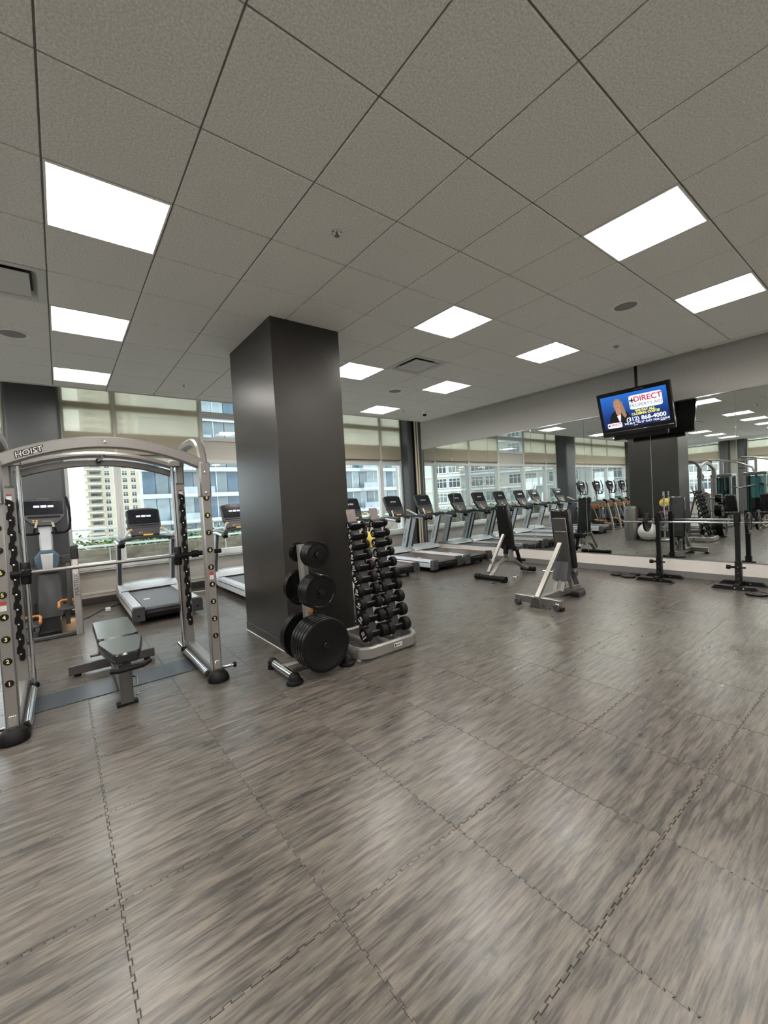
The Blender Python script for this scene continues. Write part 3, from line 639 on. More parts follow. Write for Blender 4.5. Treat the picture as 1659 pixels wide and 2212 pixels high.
    cp = [(-.225, .13), (.225, .13), (.24, .16), (.24, .44), (.20, .468), (.10, .484), (0, .488), (-.10, .484), (-.20, .468), (-.24, .44), (-.24, .16)]
    cn = put(MB().prism(cp, -.035, .02, 'XY', .012), 'console', 'dkgrey', t)
    sc = put(MB().prism(rrect(.44, .25, .01, 2, 0, .325), .0195, .0215), 'screen', 'screen', cn)
    put(MB().box(-.20, .20, .165, .180, .0195, .023, .001), 'media_ledge', 'black', cn)
    put(MB().box(-.06, .06, .455, .462, .019, .0215, 0), 'brand_strip', 'gun', cn)
    put(MB().prism([(-.20, 0), (.20, 0), (.22, .13), (-.22, .13)], -.03, .03, 'XY', .01), 'control_panel', 'dkgrey', t)
    for k in range(2):
        put(MB().prism(rrect(.02, .016, .006, 3, -.085+.032*k, .045), .03, .034), 'key', 'amber', t)
    put(MB().prism(rrect(.11, .018, .004, 2, .02, .045), .03, .0325), 'key_row', 'gun', t)
    put(MB().prism(rrect(.14, .026, .01, 3, .03, -.005), .02, .045), 'stop_bar', 'amber', t)
    if logo:
        o = text(sc, 'MATRIX', .05, 'vent', (0, 0, 0), (1, 0, 0), (0, 1, 0), 'screen_logo', bold=.001, xs=.9); o.matrix_local = Matrix.Translation((0, .325, .0222))
    else:
        for k in range(3): put(MB().prism(rrect(.062, .028 if k != 1 else .034, .003, 1, -.075+.075*k, .335), .0215, .0222), 'screen_icon', 'icon', sc)
    return t
labs = ['treadmill facing the window, seen through the smith machine frame', 'treadmill partly hidden behind the pillar, next to the smith machine side', 'treadmill fully hidden behind the pillar, third from the elliptical trainers', 'treadmill third from the mirror wall, behind the dumbbell rack', 'treadmill second from the mirror wall with orange rail inlays', 'treadmill standing right beside the mirror wall']
t1, t2 = treadmill(False, False), treadmill(True, True)
for k, (x, y) in enumerate(((1.09, 6.22), (2.58, 6.22), (3.80, 5.95), (4.92, 5.86), (6.01, 5.74), (6.93, 5.72))):
    if k in (0, 3): t = t1 if k == 0 else t2
    else: t = copy_tree(t1 if k < 3 else t2)
    t.location = (x, y, 0); tag(t, labs[k], 'treadmill', 'treadmills in a row facing the windows')
# cables on the floor by the first treadmill
o = MB().tube([(.12, 7.25, .006), (.25, 7.4, .006), (.42, 7.75, .006), (.60, 7.95, .006), (.72, 8.05, .006)], .006, 8).build('power_cord', 'cable'); tag(o, 'thin black power cord lying on the floor beside the treadmill', 'cord')
o = MB().tube([(1.50, 8.10, .007), (1.72, 8.02, .007), (1.95, 7.95, .007), (2.10, 7.98, .007)], .007, 8).build('power_cord', 'rail'); tag(o, 'pale power cord lying on the floor between two treadmills', 'cord')
t = thing('floor_outlet', 'small white power outlet box on the floor near the treadmill', 'outlet', (.50, 7.62, 0)); MB().box(-.035, .035, -.03, .03, 0, .055, .006).build('box', 'white', t); MB().box(-.02, .02, -.032, -.029, .015, .04, .002).build('socket', 'vent', t)
# ------------------------------------------------------------------ elliptical trainers
def elliptical():
    t = bpy.data.objects.new('elliptical_trainer', None); C.objects.link(t)
    MB().box(-.11, .11, .05, 1.50, .03, .10, .015).build('base_beam', 'black', t)
    MB().box(-.36, .36, 1.42, 1.52, .0, .07, .015).build('front_foot_bar', 'dkgrey', t)
    MB().box(-.30, .30, .02, .10, .0, .05, .012).build('rear_foot_bar', 'dkgrey', t)
    MB().prism([(.95, .08), (1.50, .08), (1.48, .55), (1.42, .80), (1.15, .80), (1.05, .5)], -.13, .13, 'YZ', .03).build('drive_shroud', 'dkgrey', t)
    MB().prism([(-.14, .80), (-.10, .70), (.10, .70), (.14, .80), (.14, .93), (.07, 1.02), (-.07, 1.02), (-.14, .93)], 1.05, 1.28, 'XZ', .025).build('cowl', 'ledblue', t)
    MB().prism([(-.055, .74), (.055, .74), (.07, .97), (-.07, .97)], 1.035, 1.06, 'XZ', .008).build('cowl_face', 'silver2', t)
    for s in (-1, 1):
        MB().prism([(s*.13, .80), (s*.30, .83), (s*.31, .93), (s*.13, .92)], 1.10, 1.22, 'XZ', .02).build('cup_holder', 'dkgrey', t)
        MB().rtube([(s*.29, .03, 0), (s*.29, .05, .20), (s*.29, .11, .55), (s*.29, .19, .88), (s*.29, .27, 1.0)], .055, .075, up=(1, 0, 0), ch=.012).build('rear_leg', 'silver', t)
        text(t, 'MATRIX', .07, 'dkgrey', (s*.29, .035, .62), (0, .20, .98), (-1, 0, 0), xs=1.1)
        MB().rtube([(s*.29, .20, .93), (s*.29, .24, 1.03), (s*.29, .34, 1.06)], .06, .085, up=(1, 0, 0), ch=.015).build('leg_cap', 'black', t)
        MB().prism([(.25, .94), (.40, 1.03), (.70, 1.00), (1.00, .88), (1.28, .72), (1.30, .68), (1.0, .80), (.70, .90), (.45, .93)], s*.29-.035, s*.29+.035, 'YZ', .008).build('side_beam', 'silver', t)
        MB().prism([(.42, .928), (.70, .897), (1.0, .798), (1.26, .70), (1.20, .69), (.96, .755), (.66, .855), (.44, .89)], s*.29-.03, s*.29+.03, 'YZ', .006).build('beam_underside', 'orange', t)
        MB().rtube([(s*.22, .55, .86), (s*.22, .50, .5), (s*.20, .55, .20)], .035, .05, up=(1, 0, 0)).build('link_arm', 'gun', t)
        zp = .27 if s > 0 else .14; yp = .50 if s > 0 else .36
        pd = MB().prism([(s*.18-.085, yp-.16), (s*.18-.06, yp-.19), (s*.18+.06, yp-.19), (s*.18+.085, yp-.16), (s*.18+.085, yp+.13), (s*.18+.05, yp+.18), (s*.18-.05, yp+.18), (s*.18-.085, yp+.13)], zp, zp+.025, 'XY', .006).build('pedal', 'dkgrey', t)
        MB().tube([(s*.18-.085, yp-.12, zp+.045), (s*.18-.085, yp+.13, zp+.07), (s*.18-.05, yp+.18, zp+.08), (s*.18+.05, yp+.18, zp+.08), (s*.18+.085, yp+.13, zp+.07), (s*.18+.085, yp-.12, zp+.045)], .016, 8).build('pedal_rim', 'orange', pd)
        MB().rtube([(s*.18, yp+.1, zp-.01), (s*.16, .95, .30)], .04, .05).build('pedal_arm', 'black', t)
        MB().rtube([(s*.18, yp, zp), (s*.18, yp+.02, .06)], .035, .05, up=(1, 0, 0)).build('pedal_strut', 'gun', t)
        MB().tube([(s*.04, 1.24, 1.26), (s*.14, 1.18, 1.25), (s*.22, 1.15, 1.255), (s*.275, 1.14, 1.30), (s*.29, 1.14, 1.42), (s*.285, 1.16, 1.60), (s*.26, 1.20, 1.76)], .018, 10).build('handlebar', 'black', t)
        gp = MB().tube([(s*.13, 1.13, 1.25), (s*.085, 1.12, 1.40)], .016, 10).build('inner_grip', 'black', t)
        MB().tube([(s*.10, 1.112, 1.34), (s*.083, 1.106, 1.41)], .014, 10).build('pulse_plate', 'grip', gp)
        MB().tube([(s*.30, 1.25, .70), (s*.30, 1.05, .12)], .022, 10, up=(1, 0, 0)).build('swing_arm', 'steel', t)
    MB().beam((0, 1.22, .98), (0, 1.26, 1.42), .15, .09, up=(0, 1, 0), ch=.02).build('mast', 'silver2', t)
    ti = R(12); XF = frame_mat((0, 1.20, 1.36), (1, 0, 0), (0, math.sin(ti), math.cos(ti)))
    def put(mb, n, mt, p):
        o = mb.build(n, mt, p)
        if p is t: o.matrix_local = XF
        return o
    cn = put(MB().prism([(-.15, .02), (-.08, -.01), (.08, -.01), (.15, .02), (.24, .12), (.25, .36), (.10, .385), (-.10, .385), (-.25, .36), (-.24, .12)], -.04, .03, 'XY', .014), 'console', 'dkgrey', t)
    sc = put(MB().prism(rrect(.44, .20, .008, 2, 0, .255), .029, .032), 'screen', 'screen', cn)
    put(MB().box(-.18, .18, .105, .135, .026, .033, .003), 'media_ledge', 'black', cn)
    for k in range(3): put(MB().prism(rrect(.066, .03 if k != 1 else .036, .003, 1, -.078+.078*k, .275), .032, .0328), 'screen_icon', 'icon', sc)
    for k in range(4): put(MB().prism(rrect(.022, .015, .005, 3, -.12+.035*(k % 2), .055+.022*(k//2)), .03, .034), 'key', 'amber', cn)
    put(MB().prism(rrect(.12, .018, .004, 2, .03, .06), .03, .033), 'key_row', 'gun', cn)
    put(MB().box(-.07, .07, .375, .395, -.01, .032, .004), 'reading_rest', 'gun', cn)
    MB().box(.16, .30, 1.522, 1.535, .06, .10, .002).build('glow_strip', 'warm', t)
    return t
el = elliptical()
labs = ['elliptical trainer beside the pilaster, seen past the smith machine upright', 'elliptical trainer second from the treadmills', 'elliptical trainer third from the treadmills', 'elliptical trainer at the far end of the cardio row']
for k, x in enumerate((-.17, -1.38, -2.50, -3.62)):
    t = el if k == 0 else copy_tree(el); t.location = (x, 6.42, 0); tag(t, labs[k], 'elliptical', 'elliptical trainers beside the treadmills')
# ------------------------------------------------------------------ weight plate tree and plates
t = thing('plate_tree', 'silver weight plate tree with rubber feet in front of the pillar', 'plate rack', (1.70, 3.37, 0))
for x, y0, y1 in ((-.27, -.22, .22), (.25, -.20, .22)):
    MB().tube([(x, y0, .055), (x, y1, .055)], .036, 16).build('foot_tube', 'chrome', t)
    MB().tube([(x, y1-.05, .055), (x, y1+.015, .055)], .040, 16).build('foot_sleeve', 'black', t)
    MB().lathe([(.066, 0), (.070, .010), (.066, .026), (.050, .034), (.048, .05), (.040, .075), (.02, .09)], 20, (x, y0, 0)).build('rubber_foot', 'black', t); MB().lathe([(.045, 0), (.045, .03)], 16, (x, y1, 0)).build('rubber_foot', 'black', t)
MB().rtube([(-.27, 0, .06), (.25, 0, .06)], .06, .07, ch=.015).build('cross_tube', 'silver', t)
MB().rtube([(.01, 0, .06), (-.02, .02, 1.10)], .07, .09, up=(0, 1, 0), ch=.02).build('post', 'silver', t)
MB().box(-.013, .023, -.048, -.034, .50, .585, .001).build('label_sticker', 'orange', t)
for z, y0, y1 in ((1.0275, -.30, .17), (.7125, -.30, .18), (.2725, -.34, .18)):
    MB().tube([(-.01, y0, z), (-.01, y1, z)], .024, 14).build('peg', 'steel', t)
    MB().lathe([(.028, y0-.006), (.028, y0+.006)], 14, (-.01, 0, z), 'Y').build('peg_cap', 'black', t)
def plate_me(r, th):
    return MB().lathe([(.026, -th/2), (.05, -th/2), (.052, -th/2+.004), (r*.80, -th/2+.006), (r*.84, -th/2), (r*.97, -th/2), (r, -th/2+.005), (r, th/2-.005), (r*.97, th/2), (r*.84, th/2), (r*.80, th/2-.006), (.052, th/2-.004), (.05, th/2), (.026, th/2)], 40, (0, 0, 0), 'Y').mesh('iron_plate', 'plate')
ORD = ['outermost', 'second', 'third', 'fourth', 'fifth', 'sixth', 'seventh']
def plates(n, r, th, y0, dy, z, where, size):
    me = plate_me(r, th)
    for k in range(n):
        o = link('iron_plate', me, None, (1.69+random.uniform(-.0005, .0005), 3.37+y0+dy*k, z-.024+random.uniform(-.0004, .0004)), (0, random.uniform(0, 6), 0))
        tag(o, '%s of the %s black iron plates on the %s' % (ORD[k], size, where), 'weight plate', '%s plates on the %s' % (size, where))
plates(5, .112, .019, -.265, .027, 1.05, 'top front peg of the plate tree', 'small')
plates(2, .088, .012, .115, -.035, 1.05, 'top rear peg of the plate tree', 'thin')
plates(5, .148, .023, -.27, .031, .735, 'middle front peg of the plate tree', 'medium')
plates(2, .162, .026, .12, -.033, .735, 'middle rear peg of the plate tree', 'broad')
plates(5, .225, .036, -.30, .046, .295, 'bottom front peg of the plate tree', 'large')
plates(2, .215, .03, .125, -.038, .295, 'bottom rear peg of the plate tree', 'large')
# ------------------------------------------------------------------ dumbbell rack
t = thing('dumbbell_rack', 'tall two-post dumbbell rack with curved silver base by the pillar', 'dumbbell rack', (2.42, 3.43, 0))
def base_path(s): return [(-.36, s*.02, .065), (-.36, s*.22, .065), (-.33, s*.29, .065), (-.26, s*.33, .065), (.24, s*.33, .065), (.31, s*.29, .065), (.35, s*.22, .065), (.35, s*.02, .065)]
bs = MB().rtube(base_path(-1), .05, .115, ch=.015).build('base_bow', 'silver', t)
MB().rtube([(a, b*.9, c) for a, b, c in base_path(1)], .05, .115, ch=.015).build('base_bow', 'silver', t)
MB().box(.005, .105, -.3565, -.355, .055, .09, 0).build('name_plate', 'vent', bs)
for a_, b_, c_, d_ in ((.012, .030, .062, .082), (.037, .075, .068, .076), (.086, .092, .066, .080)): MB().box(a_, b_, -.3572, -.3564, c_, d_, 0).build('printed_mark', 'black', bs)
for x in (-.13, .15): MB().rtube([(x, -.30, .07), (x, .28, .07)], .06, .05).build('base_cross', 'silver', t)
for x in (-.33, .31):
    for y in (-.26, .24): MB().lathe([(.03, 0), (.03, .012)], 12, (x, y, 0)).build('foot_pad', 'vent', t)
POST = [(-.13, -1), (.15, -1)]
def post_pt(x, s, z): return Vector((x, -.225+.26*(z-.08)/1.25, z))
TZ = [.185, .325, .455, .575, .69, .80, .905, 1.005, 1.10, 1.20]
for x, s in POST:
    MB().rtube([post_pt(x, s, .07), post_pt(x, s, 1.26)], .10, .02, up=(0, 1, 0), ch=.006).build('post', 'dkgrey', t)
    for k, z in enumerate(TZ):
        p = post_pt(x, s, z) + V(0, s*-.004, 0)
        MB().prism([(p.y-s*.015, z-.012), (p.y+s*.035, z-.022), (p.y+s*.062, z), (p.y+s*.070, z+.034), (p.y+s*.060, z+.034), (p.y+s*.053, z+.012), (p.y+s*.03, z+.003), (p.y-s*.015, z+.02)], x-.054, x+.054, 'YZ').build('saddle', 'black', t)
    if s < 0: MB().obox(post_pt(x, s, 1.315)+V(0, .02, 0), (.105, .012, .13), Matrix.Rotation(R(-12), 3, 'X'), .006).build('sign_plate', 'plate_sign', t)
MB().rtube([(.01, .02, 1.20), (.05, .26, .09)], .045, .03, up=(0, 1, 0)).build('centre_brace', 'gun', t)
MB().rtube([(-.16, .075, 1.215), (.18, .075, 1.215)], .05, .04).build('top_tie', 'gun', t)
W8 = ['50', '45', '40', '35', '30', '25', '20', '15', '10', '5']; W9 = ['55', '52', '48', '42', '38', '32', '22', '18', '12', '8']
def dumbbell(r, L, num):
    t_ = bpy.data.objects.new('dumbbell', None); C.objects.link(t_)
    hl = .122; wd = (L-hl)/2
    MB().tube([(-hl/2-.005, 0, 0), (0, 0, 0), (hl/2+.005, 0, 0)], .0165, 12, up=(0, 0, 1), scale=[1, 1.12, 1]).build('handle', 'dkgrey', t_)
    for s in (-1, 1):
        MB().lathe([(r*.45, 0), (r*.9, .004), (r, .012), (r, wd-.010), (r*.93, wd-.002), (r*.80, wd), (r*.78, wd-.003), (.004, wd-.003)], 20, (0, 0, 0), 'X')
        mb = MB(); pf = [(r*.45, 0), (r*.9, .004), (r, .012), (r, wd-.010), (r*.93, wd-.002), (r*.80, wd), (r*.78, wd-.003), (.004, wd-.003)]
        mb.lathe([(a, s*(hl/2+b)) for a, b in pf], 20, (0, 0, 0), 'X'); hd = mb.build('head', 'black', t_)
        a = (0, s, 0); text(hd, num, r*.78, 'white', (s*(L/2-.0015), 0, r*.12), a, (0, 0, 1), 'number', bold=.0006)
        MB().box(s*(L/2-.002)-.0008, s*(L/2-.002)+.0008, -r*.5, r*.5, -r*.52, -r*.34, 0).build('lettering_bar', 'vent', hd)
    return t_
tiern = ['bottom', 'second lowest', 'third lowest', 'fourth lowest', 'fifth lowest', 'fifth highest', 'fourth highest', 'third highest', 'second highest', 'top']
pn = ['front post nearer the plate tree', 'front post nearer the mirrors', 'rear post nearer the pillar', 'rear post nearer the mirrors']
for k in range(10):
    r = .037+.031*(9-k)/9; L = .192+.076*(9-k)/9
    for q, (x, s) in enumerate(POST):
        d = dumbbell(r, L, (W8 if q % 2 == 0 else W9)[k])
        p = post_pt(x, s, TZ[k]) + V(2.42, 3.43 + s*.031, .024)
        d.location = p; d.rotation_euler = (R(random.uniform(-40, 40)), 0, R(random.uniform(-2, 2)))
        tag(d, 'black dumbbell in the %s saddle of the %s' % (tiern[k], pn[q]), 'dumbbell', 'dumbbells on the %s' % pn[q])
# ------------------------------------------------------------------ adjustable bench by the mirror (curved tubular base)
t = thing('adjustable_bench', 'adjustable bench with curved silver base and upright black backrest near the mirror', 'bench', (6.20, 4.45, 0))
MB().tube([(-.55, -.29, .05), (-.55, .29, .05)], .045, 16).build('rear_foot_bar', 'black', t)
for s in (-1, 1): MB().tube([(-.55, s*.22, .05), (-.55, s*.31, .05)], .052, 16).build('foot_cap', 'black', t)
MB().rtube([(-.55, 0, .07), (-.45, 0, .14), (-.33, 0, .25), (-.18, 0, .30), (.0, 0, .29), (.15, 0, .25), (.30, 0, .16), (.45, 0, .08), (.55, 0, .06)], .075, .06, ch=.02).build('base_arch', 'silver', t)
MB().tube([(.55, -.14, .05), (.55, .14, .05)], .042, 16).build('front_foot_bar', 'black', t)
for s in (-1, 1):
    MB().prism([(-.10, .28), (.05, .26), (.03, .42), (.0, .55), (-.05, .55), (-.08, .40)], s*.055-.008, s*.055+.008, 'XZ').build('hinge_plate', 'silver', t)
MB().rtube([(-.60, 0, .15), (-.14, 0, .74)], .045, .05, up=(0, 1, 0)).build('support_strut', 'silver', t)
MB().tube([(-.50, 0, .22), (-.53, .0, .36)], .016, 10, up=(0, 1, 0)).build('adjust_handle', 'silver', t)
bk = MB().obox((-.08, 0, .88), (.065, .28, .80), Matrix.Rotation(R(-8), 3, 'Y'), .022).build('backrest', 'vinyl', t)
MB().obox((-.125, 0, .87), (.02, .24, .76), Matrix.Rotation(R(-8), 3, 'Y'), .006).build('back_cover', 'blackp', bk)
for s in (-1, 1): MB().lathe([(.010, 0), (.010, -.006)], 10, (-.195, s*.07, 1.20), 'X').build('bolt', 'chrome', bk)
MB().prism([(.0, -.15), (.26, -.12), (.30, -.08), (.30, .08), (.26, .12), (.0, .15)], .46, .53, 'XY', .012).build('seat', 'vinyl', t)
MB().rtube([(.05, 0, .44), (.27, 0, .45)], .05, .04).build('seat_rail', 'black', t)
MB().rtube([(.22, 0, .45), (.32, 0, .17)], .05, .05, up=(0, 1, 0)).build('seat_post', 'black', t)
MB().tube([(.33, -.09, .24), (.33, .09, .24)], .02, 12).build('seat_roller', 'black', t)
MB().rtube([(-.10, 0, .40), (-.08, 0, .55)], .08, .06, up=(0, 1, 0)).build('pivot_block', 'black', t)
# ------------------------------------------------------------------ adjustable bench with angular steel frame
t = thing('adjustable_bench', 'adjustable bench with angular brushed steel frame and small transport wheels', 'bench', (5.20, 2.97, 0))
MB().rtube([(-.50, -.32, .085), (-.50, .32, .085)], .07, .09, ch=.006).build('rear_foot_bar', 'steel', t)
for s in (-1, 1):
    MB().lathe([(.038, -.018), (.042, 0), (.038, .018)], 16, (-.555, s*.27, .042), 'X').build('wheel', 'dkgrey', t)
    MB().box(-.555, -.50, s*.27-.028, s*.27+.028, .03, .09, .004).build('wheel_fork', 'chrome', t)
    MB().box(-.54, -.46, s*.30-.025, s*.30+.025, 0, .042, .006).build('foot_pad', 'black', t)
MB().rtube([(-.50, 0, .09), (.50, 0, .09)], .065, .085, ch=.006).build('base_spine', 'steel', t)
MB().prism([(-.09, 0), (.09, 0), (.04, .13), (-.04, .13)], -.57, -.50, 'YZ', .006).build('gusset', 'gun', t)
MB().box(.45, .53, -.05, .05, 0, .05, .006).build('front_foot', 'steel', t)
MB().rtube([(-.53, 0, .12), (.07, 0, .74)], .05, .06, up=(0, 1, 0), ch=.006).build('ladder_strut', 'steel', t)
MB().tube([(-.25, -.07, .41), (-.25, .07, .41)], .013, 10).build('strut_pin', 'chrome', t)
MB().rtube([(-.25, 0, .40), (-.02, 0, .40)], .02, .02).build('link_rod', 'chrome', t)
for s in (-1, 1):
    MB().rtube([(-.03, s*.05, .12), (.14, s*.05, .46)], .025, .05, up=(0, 1, 0), ch=.004).build('riser', 'steel', t)
    MB().rtube([(.22, s*.05, .12), (.12, s*.05, .44)], .025, .05, up=(0, 1, 0), ch=.004).build('riser', 'steel', t)
bk = MB().obox((.165, 0, .80), (.065, .29, .82), Matrix.Rotation(R(-9), 3, 'Y'), .024).build('backrest', 'vinyl', t)
MB().obox((.118, 0, .74), (.022, .19, .70), Matrix.Rotation(R(-9), 3, 'Y'), .008).build('back_plate', 'gun', bk)
MB().obox((.085, 0, .90), (.03, .15, .02), Matrix.Rotation(R(-9), 3, 'Y'), .004).build('rack_bar', 'steel', bk)
MB().prism([(.0, .26), (.10, .24), (.16, .46), (.08, .50)], -.10, .10, 'XZ', .01).build('pivot_bracket', 'dkgrey', t)
MB().prism([(.22, -.15), (.46, -.12), (.52, -.08), (.52, .08), (.46, .12), (.22, .15)], 0, .07, 'XY', .012).build('seat', 'vinyl', t)
o = t.children[-1]; o.location = (-.05, 0, .40); o.rotation_euler = (0, R(-12), 0)
MB().rtube([(.30, 0, .40), (.46, 0, .13)], .05, .06, up=(0, 1, 0)).build('seat_post', 'gun', t)
MB().box(.33, .40, -.06, .06, .26, .34, .008).build('seat_adjuster', 'gun', t)
# ------------------------------------------------------------------ squat stands, barbell, plates
def stand(x, y, lab):
    t = thing('squat_stand', lab, 'squat stand', (x, y, 0), 0, 'squat stands against the mirror wall')
    for dx in (-.20, .18):
        MB().prism([(-.26, 0), (.26, 0), (.21, .05), (-.21, .05)], dx-.03, dx+.03, 'YZ').build('base_bar', 'blackp', t)
        for dy in (-.09, 0): MB().lathe([(.009, -.0), (.009, .004)], 8, (dx-.034, dy, .028), 'X').build('bolt', 'chrome', t)
    MB().rtube([(-.20, 0, .04), (.18, 0, .04)], .05, .05).build('base_link', 'blackp', t)
    MB().rtube([(0, 0, .05), (0, 0, .36)], .072, .072, up=(0, 1, 0)).build('outer_post', 'blackp', t)
    MB().rtube([(0, 0, .34), (0, 0, .88)], .056, .056, up=(0, 1, 0)).build('inner_post', 'blackp', t)
    for s in (-1, 1): MB().box(s*.036-.006, s*.036+.006, -.03, .03, .86, 1.02 if s > 0 else .98, .003).build('yoke_plate', 'blackp', t)
    MB().box(-.036, .036, -.03, .03, .835, .868, .004).build('yoke_base', 'blackp', t)
    MB().tube([(0, .036, .27), (0, .10, .27)], .016, 10).build('knob_stem', 'black', t); MB().tube([(0, .09, .27), (0, .13, .27)], .03, 12).build('lock_knob', 'black', t)
    MB().tube([(0, -.036, .27), (0, -.075, .27)], .012, 8).build('pin_end', 'black', t)
    for k in range(3): MB().lathe([(.006, 0), (.006, .003)], 8, (-.0395, 0, .12+.08*k), 'X').build('bolt', 'chrome', t)
stand(7.24, 2.475, 'black squat stand nearer the pillar, holding the barbell'); stand(7.24, 1.525, 'black squat stand farther from the pillar, holding the barbell')
t = thing('barbell', 'chrome barbell resting across the two black squat stands', 'barbell', (7.24, 1.90, .884))
MB().tube([(0, -.66, 0), (0, .66, 0)], .0145, 14).build('shaft', 'chrome', t)
for s in (-1, 1):
    MB().tube([(0, s*.66, 0), (0, s*1.07, 0)], .0165, 14).build('sleeve', 'steel', t); MB().lathe([(.028, -.012), (.028, .012)], 16, (0, s*.665, 0), 'Y').build('collar', 'steel', t)
for y, lab in ((2.63, 'black iron plate on the barbell outside the stand nearer the pillar'), (1.36, 'black iron plate on the barbell outside the stand farther from the pillar')):
    pass
pm = plate_me(.145, .03)
o = link('iron_plate', pm, None, (7.24, 2.625, .877)); tag(o, 'black iron plate on the barbell end nearer the pillar', 'weight plate')
o = link('iron_plate', pm, None, (7.24, 1.405, .877)); tag(o, 'black iron plate on the barbell end farther from the pillar', 'weight plate')
for x, y, r, lab in ((7.22, 3.10, .09, 'small black plate lying on the floor farthest along the mirror wall'), (7.16, 2.90, .105, 'black plate lying on the floor between two others by the mirror'), (7.36, 2.88, .085, 'small black plate lying close to the mirror baseboard'), (6.86, 1.27, .115, 'black plate lying on the floor in front of the squat stand'), (7.02, 1.06, .115, 'black plate lying on the floor beside the squat stand base')):
    o = link('iron_plate', plate_me(r, .024), None, (x, y, .0125), (R(90), 0, 0)); tag(o, lab, 'weight plate', 'loose plates on the floor')
# ------------------------------------------------------------------ hanging television
TX = Vector((7.0, 2.66, 2.60)); TVS = 1.053; tilt = R(17)
up = Vector((-math.sin(tilt), 0, math.cos(tilt))); rt = Vector((0, -1, 0)); nrm = rt.cross(up)
t = thing('television', 'black flat television hung from the ceiling showing a blue advertisement', 'television', tuple(TX))
XF = Matrix((rt, -nrm, up)).transposed().to_4x4() @ Matrix.Diagonal((TVS, .8, TVS, 1))      # local x right, -y towards the viewer, z up
def tv(mb, name, mt, parent): 
    o = mb.build(name, mt, parent, smooth=True)
    if parent is t: o.matrix_local = XF
    return o
cab = tv(MB().prism(rrect(.965, .66, .012, 3), -.0, .075, 'XZ', .006), 'cabinet', 'blackg', t)
sc = tv(MB().box(-.435, .435, -.0025, 0, -.215, .275, 0), 'screen', TVBG_M, t)
tv(MB().box(-.475, .475, -.012, 0, -.268, -.262, .001), 'chrome_strip', 'chrome', t)
tv(MB().box(-.34, .38, .02, .10, -.40, -.33, .01), 'speaker_bar', 'blackp', t)
tv(MB().box(-.25, .25, .07, .13, -.22, .2, .02), 'back_cover', 'blackp', t)
tv(MB().box(.04, .16, -.002, .001, .295, .308, 0), 'maker_badge', 'gun', t)
tv(MB().box(-.12, .10, .10, .17, -.08, .08, .008), 'mount_plate', 'gun', t)
def flat(poly, d, mt, name): return tv(MB().prism(poly, -.0026-d, -.0024-d+.0001, 'XZ'), name, mt, sc)
def tvt(body, size, mt, x, z, d=.0012, **kw):
    o = link('lettering', text_mesh(body, size, mt, ext=.0002, **kw), sc); o.matrix_local = frame_mat((x, -.003-d, z), (1, 0, 0), (0, 0, 1)); return o
ell = lambda cx, cz, a, b, n=20: [(cx+a*math.cos(2*math.pi*k/n), cz+b*math.sin(2*math.pi*k/n)) for k in range(n)]
flat([(-.35, -.17), (-.34, -.06), (-.30, .02), (-.23, .06), (-.15, .06), (-.09, .01), (-.055, -.08), (-.05, -.17)], .0002, 'tvdark', 'figure_jacket')
flat([(-.265, .13), (-.255, .195), (-.215, .225), (-.17, .215), (-.14, .16), (-.115, .04), (-.10, -.04), (-.125, -.075), (-.155, -.03), (-.175, .06), (-.25, .05)], .0004, 'tvhair', 'figure_hair')
flat(ell(-.205, .135, .042, .065), .0007, 'tvskin', 'figure_face'); flat([(-.235, .09), (-.175, .09), (-.165, .02), (-.20, -.07), (-.245, .02)], .0006, 'tvskin', 'figure_neck')
flat(ell(-.222, .148, .008, .005, 10), .0011, 'tvdark', 'figure_eye'); flat(ell(-.188, .148, .008, .005, 10), .0011, 'tvdark', 'figure_eye'); flat(ell(-.205, .100, .014, .005, 10), .0011, 'tvred', 'figure_mouth')
flat([(-.235, -.03), (-.178, -.02), (-.195, -.12), (-.21, -.12)], .0008, 'tvw', 'figure_blouse')
flat(rrect(.42, .20, .03, 4, .165, .125), .0004, 'tvw', 'advert_panel'); flat(rrect(.205, .075, .016, 4, -.285, -.165), .0009, 'tvw', 'advert_panel')
tvt('DIRECT', .105, 'tvred', .195, .16, bold=.0015); tvt('PROPERTY AID', .062, 'tvgrey', .165, .075)
for a, b_ in ((.016, .07), (.07, .016)): flat(rrect(a, b_, .003, 1, -.005, .155), .0011, 'tvdark', 'advert_cross')
flat(rrect(.012, .034, .002, 1, -.365, -.163), .0013, 'tvdark', 'advert_cross'); flat(rrect(.034, .012, .002, 1, -.365, -.163), .0013, 'tvdark', 'advert_cross')
tvt('DIRECT', .048, 'tvred', -.272, -.158, bold=.0008)
tvt('WE PAY ALL', .046, 'tvyel', .145, -.003, bold=.0022); tvt('CLOSING COSTS!', .046, 'tvyel', .145, -.046, bold=.0022)
tvt('(312) 868-4000', .082, 'tvw', .14, -.115, bold=.0025); tvt('WE BUY "AS IS" FAST FOR CASH!', .040, 'tvw', .14, -.172, bold=.0012)
flat(rrect(.05, .008, .002, 1, .0, -.203), .0005, 'tvw', 'advert_small_print'); flat(rrect(.06, .008, .002, 1, .345, -.193), .0005, 'tvw', 'advert_small_print')
MB().rtube([(.12, 0, .02), (.12, 0, ZTOP-TX.z)], .035, .035, up=(0, 1, 0)).build('ceiling_pole', 'blackp', t); MB().box(.05, .19, -.06, .06, ZTOP-TX.z-.008, ZTOP-TX.z, .003).build('pole_flange', 'blackp', t)
MB().beam((.13, 0, .03), (.06, 0, .02), .05, .05).build('tilt_arm', 'blackp', t)
